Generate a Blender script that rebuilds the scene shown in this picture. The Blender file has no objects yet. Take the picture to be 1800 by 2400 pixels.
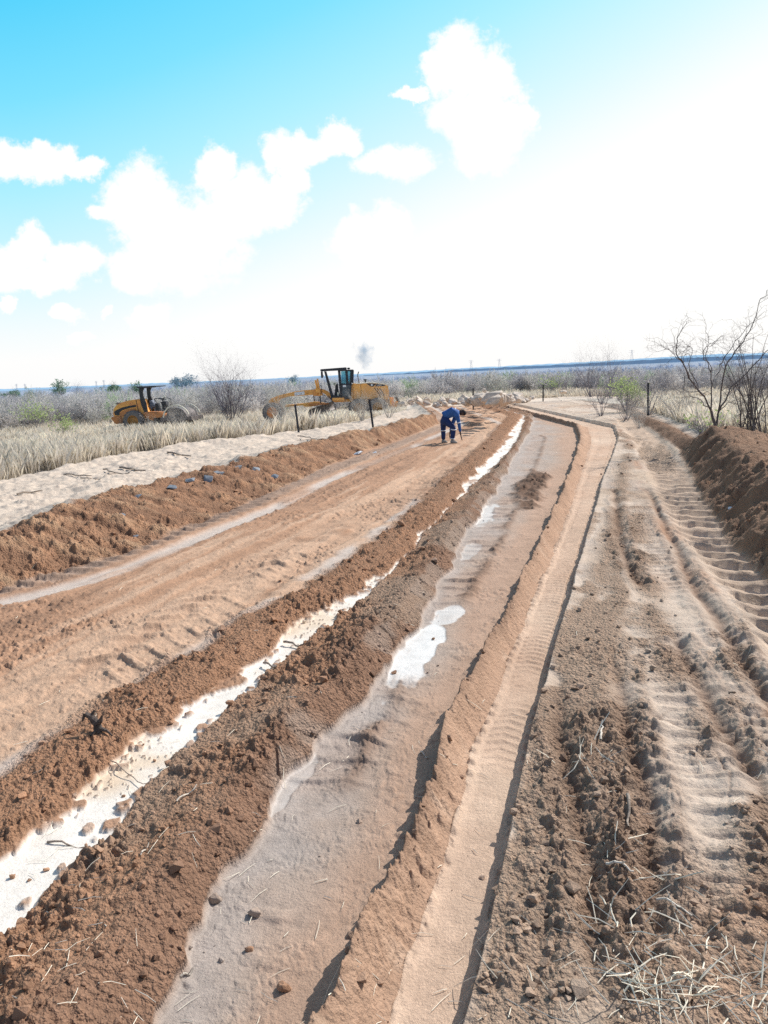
import bpy, bmesh, math, random
import numpy as np
from mathutils import Vector, Matrix, noise as mnoise

random.seed(7)
rng = np.random.default_rng(7)
sc = bpy.context.scene
COL = sc.collection
R = math.radians

# ------------------------------------------------------------------ camera
CAM = np.array([0.0, 0.0, 2.3]); F = 1802.0
PITCH = R(10.2); ROLL = R(2.5)
fw = np.array([0, math.cos(PITCH), -math.sin(PITCH)])
r0 = np.array([1.0, 0, 0]); u0 = np.array([0, math.sin(PITCH), math.cos(PITCH)])
CR = math.cos(ROLL) * r0 - math.sin(ROLL) * u0
CU = math.sin(ROLL) * r0 + math.cos(ROLL) * u0
def ray(px, py):
    return fw + CR * ((px - 900) / F) + CU * ((1200 - py) / F)
def P(px, py, z=0.0):
    d = ray(px, py); t = (z - CAM[2]) / d[2]
    return CAM + d * t
def PD(px, py, depth):
    return CAM + ray(px, py) * depth
K = 1800 / 1659.0
def D(x, y, z=0.0):
    return P(x * K, y * K, z)

cam_d = bpy.data.cameras.new("camera"); cam = bpy.data.objects.new("camera", cam_d); COL.objects.link(cam)
M = Matrix((( CR[0], CU[0], -fw[0], CAM[0]), (CR[1], CU[1], -fw[1], CAM[1]), (CR[2], CU[2], -fw[2], CAM[2]), (0, 0, 0, 1)))
cam.matrix_world = M
cam_d.sensor_fit = 'VERTICAL'; cam_d.sensor_height = 36; cam_d.lens = 36 * F / 2400
cam_d.clip_start = 0.05; cam_d.clip_end = 60000
sc.camera = cam
sc.view_settings.view_transform = 'Standard'; sc.view_settings.look = 'None'; sc.view_settings.exposure = 0

# ------------------------------------------------------------------ numpy noise
def _h(ix, iy, s):
    ix = ix.astype(np.int64).astype(np.uint32); iy = iy.astype(np.int64).astype(np.uint32)
    n = ix * np.uint32(374761393) + iy * np.uint32(668265263) + np.uint32((s * 1274126177) & 0xffffffff)
    n = (n ^ (n >> np.uint32(13))) * np.uint32(1274126177)
    n = n ^ (n >> np.uint32(16))
    n = (n * np.uint32(2246822519)) ^ (n >> np.uint32(15))
    return (n & np.uint32(0xffffff)).astype(np.float32) / np.float32(0xffffff)
def vn(x, y, s=0):
    ix = np.floor(x); iy = np.floor(y); fx = (x - ix).astype(np.float32); fy = (y - iy).astype(np.float32)
    fx = fx * fx * (3 - 2 * fx); fy = fy * fy * (3 - 2 * fy)
    a = _h(ix, iy, s); b = _h(ix + 1, iy, s); c = _h(ix, iy + 1, s); d = _h(ix + 1, iy + 1, s)
    return (a + (b - a) * fx) * (1 - fy) + (c + (d - c) * fx) * fy * 1.0
def fbm(x, y, s=0, o=4, g=0.5):
    t = 0; a = 1; n = 0
    for i in range(o):
        t = t + a * (vn(x * 2 ** i + i * 17.3, y * 2 ** i - i * 9.1, s + i) - 0.5); n += a; a *= g
    return t / n * 2      # about -1..1
def clods(x, y, size, s=0, fill=0.6):
    """rounded lumps: height 0..1 (in units of the cell size)"""
    X = x / size; Y = y / size; ix = np.floor(X); iy = np.floor(Y)
    best = np.zeros_like(X, dtype=np.float32)
    for dx in (-1, 0, 1):
        for dy in (-1, 0, 1):
            cx = ix + dx; cy = iy + dy
            a = _h(cx, cy, s); b = _h(cx, cy, s + 101); c = _h(cx, cy, s + 202)
            rad = 0.25 + 0.55 * c
            th = (a * 37.7 + b * 11.3) * 3.1; ca = np.cos(th); sa = np.sin(th); ux = X - cx - a; uy = Y - cy - b
            p_ = (ux * ca + uy * sa) / rad; q_ = (uy * ca - ux * sa) / rad
            d_ = np.maximum(np.abs(p_), np.abs(q_) * 1.25) * .6 + .4 * np.sqrt(p_ * p_ + q_ * q_)
            top = .72 + .45 * (p_ * (b - .3) * 1.6 + q_ * (a - .5) * 1.4)
            h = np.where(c < fill, rad * np.clip(2.3 * (1 - d_), 0, np.maximum(top, .2)), 0)
            best = np.maximum(best, h)
    return best
def cracks(x, y, size, s=0):
    X = x / size; Y = y / size; ix = np.floor(X); iy = np.floor(Y)
    f1 = np.full(X.shape, 9.0, np.float32); f2 = f1.copy()
    for dx in (-1, 0, 1):
        for dy in (-1, 0, 1):
            cx = ix + dx; cy = iy + dy
            d = np.sqrt((X - cx - _h(cx, cy, s)) ** 2 + (Y - cy - _h(cx, cy, s + 101)) ** 2)
            f2 = np.minimum(f2, np.maximum(f1, d)); f1 = np.minimum(f1, d)
    return f2 - f1
def ss(a, b, x):
    t = np.clip((x - a) / (b - a), 0, 1); return t * t * (3 - 2 * t)

# ------------------------------------------------------------------ lines on the ground: world x as a function of world y
class Line:
    def __init__(self, pts, z=0.0):
        w = [D(px, py, z) for px, py in pts]
        w.sort(key=lambda q: q[1])
        self.Y = np.array([q[1] for q in w]); self.X = np.array([q[0] for q in w])
        # extend both ends
        y0, y1 = self.Y[0], self.Y[-1]
        k0 = (self.X[1] - self.X[0]) / (self.Y[1] - self.Y[0]); 
        self.X = np.concatenate([[self.X[0] - k0 * 12], self.X]); self.Y = np.concatenate([[y0 - 12], self.Y])
        self.ymax = y1
        yy = np.arange(self.Y[0], self.Y[-1], 0.1); xx = np.interp(yy, self.Y, self.X)
        w = 9; xx2 = np.convolve(np.pad(xx, w // 2, mode='edge'), np.ones(w) / w, 'valid')[:len(yy)]
        self.yy, self.xx = yy, xx2
        self.k = np.gradient(self.xx, 0.1)
        self.s = np.concatenate([[0], np.cumsum(np.hypot(np.diff(self.xx), 0.1))])
    def d(self, x, y):
        X = np.interp(y, self.yy, self.xx); k = np.interp(y, self.yy, self.k)
        return (x - X) / np.sqrt(1 + k * k)
    def al(self, y, lat=0):
        k = np.interp(y, self.yy, self.k)
        return np.interp(y, self.yy, self.s) + lat * k / np.sqrt(1 + k * k)
LA = Line([(0,1045),(100,1025),(200,1000),(330,975),(450,955),(560,945),(650,935),(760,915),(850,895),(900,883)], .16)
LC = Line([(0,1150),(100,1120),(200,1085),(300,1055),(400,1030),(500,1005),(600,975),(700,950),(800,930),(900,905),(945,893)], .38)
LD = Line([(0,1275),(100,1245),(200,1215),(300,1185),(400,1140),(500,1100),(600,1060),(700,1010),(800,970),(900,935),(950,915)])
LE = Line([(0,1300),(150,1262),(280,1222),(380,1180),(480,1140),(600,1092),(700,1040),(800,1000),(900,960),(1000,915)])
LF = Line([(0,1590),(170,1480),(330,1380),(560,1240),(700,1160),(850,1085),(960,1010),(1040,950),(1080,905)])   # worn tyre lane
LF2 = Line([(0,1690),(150,1600),(300,1500),(450,1410),(560,1330),(650,1280),(760,1200),(870,1120),(960,1045),(1040,975),(1090,915)])
LHl = Line([(0,1830),(180,1720),(320,1570),(450,1470),(545,1425),(620,1350),(760,1270),(850,1205),(905,1150),(960,1095),(1010,1030),(1070,965),(1110,915),(1122,895)])
LHr = Line([(0,1990),(150,1870),(250,1740),(370,1650),(440,1560),(560,1460),(650,1400),(770,1310),(870,1212),(915,1165),(990,1080),(1080,1000),(1120,950),(1134,910),(1134,895)])
LI = Line([(120,2212),(250,2030),(400,1840),(500,1720),(600,1580),(700,1500),(800,1380),(900,1270),(970,1170),(1040,1070),(1095,990),(1135,930),(1145,892)])
LJ = Line([(300,2212),(350,2080),(450,1900),(520,1800),(570,1750),(650,1620),(760,1530),(850,1400),(935,1280),(1000,1165),(1060,1070),(1110,985),(1145,925),(1152,892)])
LJm = Line([(560,2212),(660,1930),(700,1850),(745,1780),(800,1680),(850,1590),(880,1530),(905,1480),(960,1390),(1060,1250),(1110,1160),(1150,1050),(1180,980),(1190,940)])
LKl = Line([(700,2212),(780,2070),(860,1860),(930,1680),(990,1520),(1040,1420),(1110,1290),(1165,1180),(1200,1100),(1235,1010),(1250,950),(1240,920)])
LKr = Line([(850,2212),(905,2000),(965,1800),(1020,1620),(1070,1480),(1130,1330),(1190,1200),(1222,1120),(1262,1000),(1278,950),(1270,920)])
LN = Line([(1000,2212),(1040,2060),(1080,1880),(1110,1720),(1150,1560),(1190,1420),(1230,1290),(1270,1150),(1300,1040),(1322,985),(1335,945),(1325,920)])
LO = Line([(1150,2212),(1170,2000),(1190,1800),(1215,1600),(1255,1450),(1300,1300),(1330,1150),(1345,1050),(1360,960)])
LQ = Line([(1620,1800),(1560,1640),(1500,1560),(1440,1440),(1400,1300),(1380,1180),(1370,1080)])
LR = Line([(1800,1440),(1700,1310),(1600,1215),(1540,1150),(1490,1090),(1440,1010),(1400,950),(1350,905)])
LSt = Line([(1800,1400),(1659,1260),(1600,1190),(1540,1110),(1500,1050),(1470,985),(1455,965),(1400,925),(1330,885)])
LSc = Line([(1900,1180),(1800,1120),(1700,1050),(1620,1000),(1570,960),(1520,935),(1500,925)], .5)
LU = [Line([(1325,1060),(1345,1200),(1420,1330),(1500,1480),(1580,1640),(1670,1800)]), Line([(1200,1480),(1222,1650),(1240,1790),(1275,1900),(1290,2060)]),
      Line([(1395,1060),(1440,1150),(1500,1280),(1575,1400),(1670,1560)]), Line([(1290,1330),(1330,1480),(1365,1640),(1390,1800),(1400,1980)])]
yS = D(1500, 985)[1]

# control: terrain at large
def base(x, y):
    dA = -LA.d(x, y)                                     # distance left of the cleared strip
    left = ss(0.3, 5.0, dA) * (0.62 + 0.26 * np.clip((-2.1 - x) / 14.4, 0, 1.3)) * ss(20, 40, y) + ss(.5, 11, dA) * ss(40, 20, y) * .35
    far = ss(64, 105, np.hypot(x, y)) * 1.15 + ss(100, 260, np.hypot(x, y)) * .5
    right = 0.35 * ss(0.5, 9, LSt.d(x, y) - 1.5) * ss(14, 30, y)
    z = -np.maximum(np.maximum(left * (y > 0), far), right)
    z = z + 0.10 * fbm(x / 14, y / 14, 5, 2) * ss(30, 80, np.hypot(x, y))
    return z

SAND = np.array([.68,.53,.40]); ROAD = np.array([.41,.24,.15]); ORANGE = np.array([.46,.25,.145]); BEDS = np.array([.54,.36,.245])
DARK = np.array([.20,.12,.08]); GREY = np.array([.41,.315,.25]); GREYB = np.array([.40,.345,.305])
TRACK = np.array([.57,.41,.30]); RIGHT = np.array([.50,.385,.288]); SKYWHITE = np.array([.88,.85,.79])
PALE = np.array([.68,.56,.45]); STRAWG = np.array([.62,.56,.47]); BUSHG = np.array([.30,.28,.30]); SHINE = np.array([.52,.43,.365])
PALEMUD = np.array([.60,.49,.395])

def terrain(x, y, color=True):
    x = np.asarray(x, np.float64); y = np.asarray(y, np.float64)
    r = np.hypot(x, y)
    n = x.shape[0]
    z = base(x, y)
    near = ss(16, 6, r)       # fine relief fades with distance
    n1 = fbm(x * 1.1, y * 1.1, 11, 3); n2 = fbm(x * 4, y * 4, 12, 3); n3 = fbm(x * 15, y * 15, 13, 2); nb = fbm(x / 6, y / 6, 14, 3)
    f2 = ss(34, 9, r); f3 = ss(14, 5, r)
    wob = 0.10 * n1 + 0.07 * n2 * f2 + 0.004 * n3 * f3
    xw = x + .022 * n3 + .03 * n2; yw = y + .022 * fbm(x * 17 + 5, y * 17, 15, 2) - .03 * n2
    c_big = clods(xw, yw, .15, 1, .5); c_mid = clods(xw, yw, .068, 2, .75); c_sm = clods(xw, yw, .030, 3, .85)
    rough = .15 * .42 * c_big + .068 * .62 * c_mid * (.35 + .65 * f2) + .030 * .75 * c_sm * f3 + .018 * n3 * f3 + .02 * n2 - .012
    patch = .30 + .70 * ss(-.30, .20, fbm(x * 1.7, y * 1.4, 18, 3) + .25 * n2)
    rough = rough * (patch * f2 + (1 - f2) * .8) + .006 * fbm(x * 30, y * 30, 19, 1) * f3
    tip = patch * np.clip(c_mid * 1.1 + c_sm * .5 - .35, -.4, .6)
    dA = LA.d(x, y) + wob * 1.5; dC = LC.d(x, y) + wob; dD = LD.d(x, y) + wob; dE = LE.d(x, y) + wob * .35
    fo = ss(4, 8, y); dHl = LHl.d(x, y) + wob * 1.2 + .02 - .09 * fo; dHr = LHr.d(x, y) + wob * .7 - .02 + .05 * fo; dJ = LJ.d(x, y) + wob * 1.0
    dJm = LJm.d(x, y) + wob * .6; dKl = LKl.d(x, y) + wob * .32; dKr = LKr.d(x, y) + wob * .35; dN = LN.d(x, y) + wob * .13
    dO = LO.d(x, y) + wob; dQ = LQ.d(x, y) + wob * 1.3; dR = LR.d(x, y) + wob * .3; dSt = LSt.d(x, y) + wob; dSc = LSc.d(x, y) + wob
    dF = LF.d(x, y) + wob * .5; dF2 = LF2.d(x, y) + wob * .4; dI = LI.d(x, y) + wob
    yend = ss(62, 54, y) * (y > -4)                       # everything ends at the bend
    act = ss(58, 52, y)
    col = np.tile(ROAD, (n, 1)); wet = np.zeros(n); h = np.zeros(n)
    def mix(c, m):
        nonlocal col
        m = np.clip(m, 0, 1)[:, None]; col = col * (1 - m) + np.asarray(c) * m
    def add_wet(v, m):
        nonlocal wet
        m = np.clip(m, 0, 1); wet = wet * (1 - m) + v * m
    # road bed: long scraped streaks parallel to the road
    sF = LF.al(y, dF)
    streak = fbm(dF * 3.2, sF * .22, 31, 4); streak2 = fbm(dF * 9, sF * .5, 32, 3)
    bed = (dD > 0) & (dHl < 0.2)
    streak3 = fbm(dF * 5.5, sF * .12, 33, 3); mix(BEDS, ss(.0, .5, streak + .45 * streak2 + .5 * streak3 + .32 * np.exp(-(dF / .9) ** 2) - .12) * .85)
    mix(DARK, ss(.1, .6, -streak - .4 * streak3 + .3 * n2) * .5)
    h += .030 * streak + .012 * streak2 + .02 * n2
    crumb = ss(.05, .4, n1 * .6 - streak * .7 + .15)
    h += (.075 * .45 * c_mid * ss(.3, .5, c_mid + .25 * n1) + .034 * .5 * c_sm * near) * (.65 + .9 * crumb)
    # worn tyre lane
    mF = np.exp(-(dF / .62) ** 4) * ss(.0, .3, .55 + n1)
    lug = np.sin((sF / .30 + np.abs(dF) * 2.2) * 2 * np.pi); lugm = ss(.35, .9, lug) * np.exp(-(dF / .42) ** 4) * ss(-.1, .25, fbm(sF * .5, sF * 0 + 3, 41, 2) + .12)
    h -= .030 * mF; h += .042 * lugm * (.6 + .9 * n2) * ss(-.5, .2, n1)
    mix(BEDS, mF * .6)
    # grey smooth lane edge
    m = np.exp(-((dF2 + .08) / .16) ** 4) * ss(-.35, .1, n1); mix(SHINE, m * .85); add_wet(.45, m); h = h * (1 - .7 * m)
    # left wet wheel line and lugs at the toe
    sE = LE.al(y, dE)
    m = np.exp(-(dE / .17) ** 4) * (.25 + .75 * ss(-.25, .15, fbm(sE * .35, dE * 2, 36, 3) + .12)); mix(SHINE, m); add_wet(.22, m); h = h * (1 - .85 * m) - .035 * m
    m2 = np.exp(-((dE + .62) / .30) ** 4); lug = ss(.1, .8, np.sin((sE / .33 - dE * 1.0) * 2 * np.pi + 2 * n1))
    mix(GREY, m2 * .7); h += m2 * (.055 * lug - .02); mix(DARK, m2 * lug * .4)
    # berm left of the white strip
    t = np.clip((dHl + .62) / .62, 0, 1); m = ss(-.75, -.5, dHl) * (dHl < 0)
    mix(ORANGE * .75 + DARK * .3, m); h += m * (.05 * np.sin(np.pi * np.clip(t, 0, 1)) ** .7 + rough * 1.05); add_wet(0, m)
    # white strip: wet mud, its sky reflection painted into the base colour
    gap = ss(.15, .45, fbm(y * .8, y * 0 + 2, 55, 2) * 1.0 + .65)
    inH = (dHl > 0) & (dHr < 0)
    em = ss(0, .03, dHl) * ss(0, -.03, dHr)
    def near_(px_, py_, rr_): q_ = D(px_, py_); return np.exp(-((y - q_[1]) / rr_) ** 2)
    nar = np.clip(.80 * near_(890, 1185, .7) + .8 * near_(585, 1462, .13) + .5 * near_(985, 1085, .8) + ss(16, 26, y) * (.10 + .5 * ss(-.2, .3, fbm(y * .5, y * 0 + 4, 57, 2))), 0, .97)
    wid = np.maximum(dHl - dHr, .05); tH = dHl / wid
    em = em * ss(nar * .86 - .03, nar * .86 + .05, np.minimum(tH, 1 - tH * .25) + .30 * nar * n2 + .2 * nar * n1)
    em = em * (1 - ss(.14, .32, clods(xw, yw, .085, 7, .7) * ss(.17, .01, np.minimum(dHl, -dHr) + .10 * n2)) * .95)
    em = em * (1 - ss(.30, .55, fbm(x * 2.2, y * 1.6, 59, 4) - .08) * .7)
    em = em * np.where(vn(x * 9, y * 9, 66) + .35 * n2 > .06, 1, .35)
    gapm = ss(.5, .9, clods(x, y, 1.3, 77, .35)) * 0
    mix(SKYWHITE * .84 + SAND * .12, em); mix(PALE * np.array([1.0, .90, .74]), em * (ss(-.2, .6, n1 + .35 * n2) * .75 * ss(12, 5, y) + .18)); mix(ROAD * 1.2, em * ss(.35, .7, fbm(x * 3, y * 2, 58, 4) + .15 * n3) * .6); add_wet(.5, em)
    brn = inH * (1 - em); mix(ROAD * .9, brn * .8); h = h * (1 - brn) + brn * (-.02 + rough * .6); h = h * (1 - em) + em * (-.045 + .005 * n2)
    specks = np.maximum(ss(.62, .7, clods(x, y, .05, 88, .14) / .14 * .62), ss(.62, .7, clods(x, y, .02, 89, .25) / .25 * .66) * f2) * em * ss(-.35, .25, n1 + .5 * n2)
    mix(DARK, specks * .95); h += specks * .012
    # the cloddy windrow between white strip and grey lane: gentle left, steep right
    w = np.maximum(dHr - dJ, 1e-3); t = np.clip(dHr / w, 0, 1); m = ((dHr > 0) & (dJ < 0)).astype(float)
    prof = np.where(t < .68, ss(0, .68, t), ss(1.0, .70, t) ** .8)
    amp = .165 * np.clip(w / 1.0, .5, 1.25)
    hh = amp * prof * (1 + .5 * n1) + rough * 1.35 * (0.45 + .55 * ss(1, .8, t))
    smooth_face = ss(.72, .8, t) * ss(-.1, .15, n1 + .4 * n2)
    hh = np.where(m > 0, hh - smooth_face * rough * .9 - .05 * ss(.1, .0, cracks(x, y, .38, 6)) * smooth_face, 0)
    h = h * (1 - m) + hh * m
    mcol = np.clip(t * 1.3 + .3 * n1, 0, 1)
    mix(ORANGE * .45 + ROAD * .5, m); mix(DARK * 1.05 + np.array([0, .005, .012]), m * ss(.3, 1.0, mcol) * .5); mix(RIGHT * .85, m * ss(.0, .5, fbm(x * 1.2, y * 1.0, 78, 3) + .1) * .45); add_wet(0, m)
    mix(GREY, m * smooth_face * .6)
    # grey lane
    inJ = ((dJ >= 0) & (dKl < 0)).astype(float) * ss(-.02, .03, dJ)
    g = fbm(x * .9, y * .5, 61, 3)
    hj = -.06 + .006 * n2 + .003 * n3 + .010 * c_sm * ss(.35, .6, vn(x * 5, y * 5, 8)) + .022 * c_mid * ss(.72, .8, vn(x * 3, y * 3, 9))
    h = h * (1 - inJ) + hj * inJ
    wJ = np.maximum(dJ - dKl, .01); tj = dJ / wJ
    mix(GREY, inJ); mix(GREYB, inJ * ss(.62, .1, tj + .35 * g + .15 * n2) * .9); mix(ROAD * 1.12 + .02, inJ * ss(.45, .8, tj + .3 * g) * .55)
    add_wet(.10, inJ * ss(.6, .1, tj + .3 * g))
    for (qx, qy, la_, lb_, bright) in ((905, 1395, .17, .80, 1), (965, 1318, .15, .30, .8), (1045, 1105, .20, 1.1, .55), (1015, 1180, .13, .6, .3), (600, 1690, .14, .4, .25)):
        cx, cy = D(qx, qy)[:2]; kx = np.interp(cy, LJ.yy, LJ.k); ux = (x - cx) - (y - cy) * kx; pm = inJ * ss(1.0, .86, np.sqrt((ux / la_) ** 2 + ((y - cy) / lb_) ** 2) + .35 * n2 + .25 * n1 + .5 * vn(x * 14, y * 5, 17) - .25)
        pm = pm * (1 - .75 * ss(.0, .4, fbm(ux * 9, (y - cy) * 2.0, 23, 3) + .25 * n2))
        mix(SKYWHITE * np.array([.85, .86, .88]), pm * bright * .85); add_wet(.6, pm); h = h * (1 - pm) + (-.066) * pm  # puddle patches: reflected sky painted on as near-white colour
    # churned lugs near its left edge
    sJ = LJ.al(y, dJ); m = inJ * np.exp(-((dJ - .42 * np.clip(wJ / 1.3, .4, 1)) / .22) ** 4) * ss(-.1, .3, n1 + .12)
    lug = ss(.55, .95, np.sin((sJ / .30 + .7 * n1) * 2 * np.pi)); h += m * (.024 * lug * (1 + n2) - .008); mix(ROAD, m * .25)
    m = inJ * np.exp(-((dJm + .15) / .07) ** 2) * ss(-.25, .25, n1 + .1) * ss(3.0, 4.2, y); h += m * (.026 + rough * .6); mix(DARK, m * .65); add_wet(0, m)
    # dark clump of clods up the lane
    cx, cy = D(1150, 1045)[:2]
    kx = np.interp(cy, LJm.yy, LJm.k); m = ss(1.1, .6, np.sqrt(((x - cx - (y - cy) * kx) / .36) ** 2 + ((y - cy) / 2.3) ** 2) + .5 * n1 + .4 * n2) * inJ
    mix(DARK * .75, m * .95); h += m * (.06 + rough * 1.8 + .05 * n2)
    # K ridge: sharp, falls to both sides
    wK = np.maximum(dKl - dKr, 1e-3); t = np.clip(dKl / wK, 0, 1); inK = ((dKl > 0) & (dKr < 0)).astype(float)
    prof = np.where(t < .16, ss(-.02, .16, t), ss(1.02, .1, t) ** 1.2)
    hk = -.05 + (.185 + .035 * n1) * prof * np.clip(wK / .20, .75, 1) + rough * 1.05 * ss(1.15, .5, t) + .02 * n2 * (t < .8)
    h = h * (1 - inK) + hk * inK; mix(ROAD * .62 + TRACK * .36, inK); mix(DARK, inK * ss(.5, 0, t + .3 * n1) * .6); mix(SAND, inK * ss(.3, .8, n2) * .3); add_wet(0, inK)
    # rolled track
    inM = ((dKr >= 0) & (dN < 0)).astype(float)
    sN = LN.al(y, dN); wM = np.maximum(dKr - dN, .01); tm = dKr / wM
    tread = np.sin((sN / .085) * 2 * np.pi) * ss(.12, .02, np.abs(tm - .12)) + .8 * np.sin((sN / .085 + 0) * 2 * np.pi) * ss(.93, .99, tm) \
        + .30 * np.sin((sN / .07 + np.abs(tm - .5) * 3) * 2 * np.pi) * ss(5.0, 9.0, y)
    tfade = ss(40, 16, r)
    hm = -.065 + .006 * n2 + .002 * n3 + .015 * ss(.25, 0, tm)
    trn = ss(-.35, .2, n1 + .4 * n2 + .15) * tfade * ss(3.3, 4.6, y + .5 * n1)
    notch = ss(.0, .7, np.sin(sN / .14 * 2 * np.pi)) * (ss(.0, .03, tm) * ss(.17, .10, tm) + ss(.88, .92, tm))
    fine_t = ss(.1, .9, np.sin((sN / .10 + np.abs(tm - .5) * 1.6) * 2 * np.pi)) * ss(.2, .26, tm) * ss(.86, .8, tm) * ss(3.6, 6, y + n1)
    hm += rough * .8 * ss(.90, .99, tm + .04 * n2) + rough * .5 * ss(.16, .04, tm)
    hm += (.020 * notch + .011 * fine_t) * trn
    seam = np.exp(-((tm - .80) / .012) ** 2) * ss(5.5, 7.5, y); hm -= .02 * seam
    seam2 = np.exp(-((tm - .30) / .012) ** 2) * ss(9, 12, y); hm -= .012 * seam2
    h = h * (1 - inM) + hm * inM; mix(TRACK, inM); mix(DARK * 1.2, inM * (1 - ss(.15, .45, notch + fine_t * .8)) * 0); mix(DARK, inM * trn * (.30 * notch + .16 * fine_t)); mix(SAND, inM * ss(-.1, .6, g + .3 * n2) * .55); mix(ROAD * 1.1, inM * ss(.1, .7, -g + .2 * n2) * .35); mix(DARK, inM * seam * .4); add_wet(0, inM)
    # right-hand ground: above the cut
    inR = (dN >= 0).astype(float)
    edge = .098 * ss(0, .02, dN) + .015 * ss(.1, 0, dN)
    g1 = fbm(x * .55 + .2 * y * 0, y * .28, 71, 4); sO = LO.al(y, dO)
    band = fbm(dO * 2.4, sO * .13, 72, 3); lane_ = fbm(dO * 6, sO * .16, 76, 3)
    cm = ss(.16, .50, 1.15 * band + .35 * g1 + .3 * n2)
    for ln, dd, wd, fr in ((LO, dO, .15, 1), (LQ, dQ, .15, 1)):
        lim = (y < ln.ymax + 1) * ss(-.35, .05, n1 + .15)
        cm = np.maximum(cm, np.exp(-(dd / wd) ** 2) * lim)
    cm = np.maximum(cm, ss(3.3, 2.6, y + .5 * n1) * ss(.3, .9, dN) * .9)
    plate = np.clip(1 - cm, 0, 1)
    crk = ss(.07, .0, cracks(x + .05 * n2, y + .05 * n2, .42, 9)) * ss(.1, .5, fbm(x * .7, y * .7, 73, 2) + .2)
    hr = -.05 + .022 * lane_ + edge + cm * (.010 + rough * .68) * ss(.0, .08, dN) + plate * (.012 * n2 + .003 * n3 - .014 * crk + .006 * c_sm)
    rib = np.sin((sO / .24 + 1.5 * n1) * 2 * np.pi) * .010 * ss(.35, .6, vn(x * .8, y * .5, 74)); hr += rib * plate
    h = h * (1 - inR) + hr * inR; mix(RIGHT, inR); mix(PALEMUD, inR * plate * ss(-.3, .3, g1 + .3 * n2) * .85); mix(GREYB * 1.12, inR * plate * ss(.0, .5, n1 - g1) * .5)
    mix(ROAD * .75 + DARK * .3, inR * cm * .42); mix(ORANGE, inR * ss(.1, .6, fbm(x * .8, y * .8, 75, 3) + .25 * ss(5, 3, y)) * .35 * ss(.5, 1.2, dN)); mix(DARK, inR * crk * plate * .6); add_wet(0, inR)
    for q_, lu in enumerate(LU):
        du = lu.d(x, y) + wob * .55; ok = inR * ss(lu.ymax + .5, lu.ymax - 1, y) * ss(-.45, .0, fbm(y * .6, x * .6, 90 + q_, 2) + .1) * ss(2.3, 3.0, y)
        fur = np.exp(-(du / .055) ** 2); sh_ = np.exp(-((du - .13) / .07) ** 2) + .7 * np.exp(-((du + .12) / .06) ** 2)
        h += ok * (-.050 * fur + sh_ * (.018 + rough * .8)); mix(DARK, ok * np.clip(fur * .65 + sh_ * .35, 0, 1))
        lgu = ss(.3, .8, np.sin((lu.al(y, du) / .17 + .4 * n1) * 2 * np.pi)) * np.exp(-((du - .42) / .20) ** 4) * ok; h += .022 * lgu; mix(DARK, lgu * .25)
    # second lane ruts in the right ground (faint) and big-lug track
    lanes = (y < LR.ymax) * 1.0
    sR = LR.al(y, dR); m = np.exp(-(dR / .42) ** 6) * inR * lanes
    lug = ss(.35, .75, np.sin((sR / .46 + .25 * dR + .25 * n1) * 2 * np.pi)); h = h * (1 - m) + m * (-.10 + .085 * lug * (1 + .5 * n2) + .006 * n3)
    mix(SAND * 1.02, m * .9); mix(DARK, m * lug * .45)
    m = np.exp(-((dR + .60) / .12) ** 2) * inR * lanes * ss(-.3, .2, n1); h += m * (.015 + rough); mix(ROAD, m * .7)
    # right windrow
    big = ss(yS + 3.0, yS - 1.5, y + .8 * n1)
    wS = 1.25
    t1 = np.clip(dSt / (np.maximum(dSt - dSc, .4)), 0, 1)
    H1 = (.66 + .16 * n1 + .07 * n2 + .16 * np.exp(-((y - yS + 1.0) / 1.3) ** 2)) * np.where(dSc < 0, ss(0, 1, t1) ** .85, ss(2.6, 0, dSc) * .75 + .25 * ss(6, 2, dSc)) * big
    H2 = (.20 + .12 * n1) * np.exp(-((dSt - .38) / .30) ** 2) * (1 - big)
    inS = ss(-.05, .12, dSt) * (y < LSt.ymax + 2)
    inS = inS * np.where(big > .02, 1, ss(1.0, .7, dSt))
    h = h * (1 - inS) + inS * (H1 + H2 + rough * 1.6 + .03 * n2)
    mix(ROAD * .72 + RIGHT * .16, inS); mix(DARK, inS * np.clip(.35 * ss(.3, -.4, n1) + .45 * ss(.2, -.4, dSc) + .4 * (1 - big), 0, .85)); mix(PALE * .8, inS * ss(1.6, 2.6, dSc + .5 * n1) * ss(16, 19, y) * .7); add_wet(0, inS)  # left face darkened towards the toe: its shade is painted in
    # left bank
    inB = ss(.05, -.10, dD); wB = np.maximum(dC - dD, .3); t = np.clip(-dD / wB, 0, 1)
    HB = (.40 + .07 * n1) * np.where(dC > 0, ss(0, 1, t) ** .8, 1 - .30 * ss(0, .9, -dC))
    runnel = fbm(LD.al(y, dD) * 3.5, dD * .8, 81, 3)
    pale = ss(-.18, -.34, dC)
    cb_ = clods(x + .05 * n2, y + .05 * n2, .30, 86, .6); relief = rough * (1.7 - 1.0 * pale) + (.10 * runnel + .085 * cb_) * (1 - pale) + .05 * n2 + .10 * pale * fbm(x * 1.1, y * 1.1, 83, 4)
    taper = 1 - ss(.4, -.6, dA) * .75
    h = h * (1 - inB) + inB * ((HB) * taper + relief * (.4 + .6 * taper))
    mix(ORANGE * .8 + ROAD * .18, inB); mix(DARK, inB * (1 - pale) * ss(.08, -.02, cb_ + .1 * n2) * .45); mix(SAND * np.array([1, .86, .7]), inB * ss(.0, .7, runnel + .3 * n2) * .5 * (1 - pale)); mix(DARK * np.array([1.15, 1, .9]), inB * ss(.1, .7, -runnel + .4 * n2) * .5 * (1 - pale))  # hollows between bank clods darkened, shade put into the colour
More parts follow.
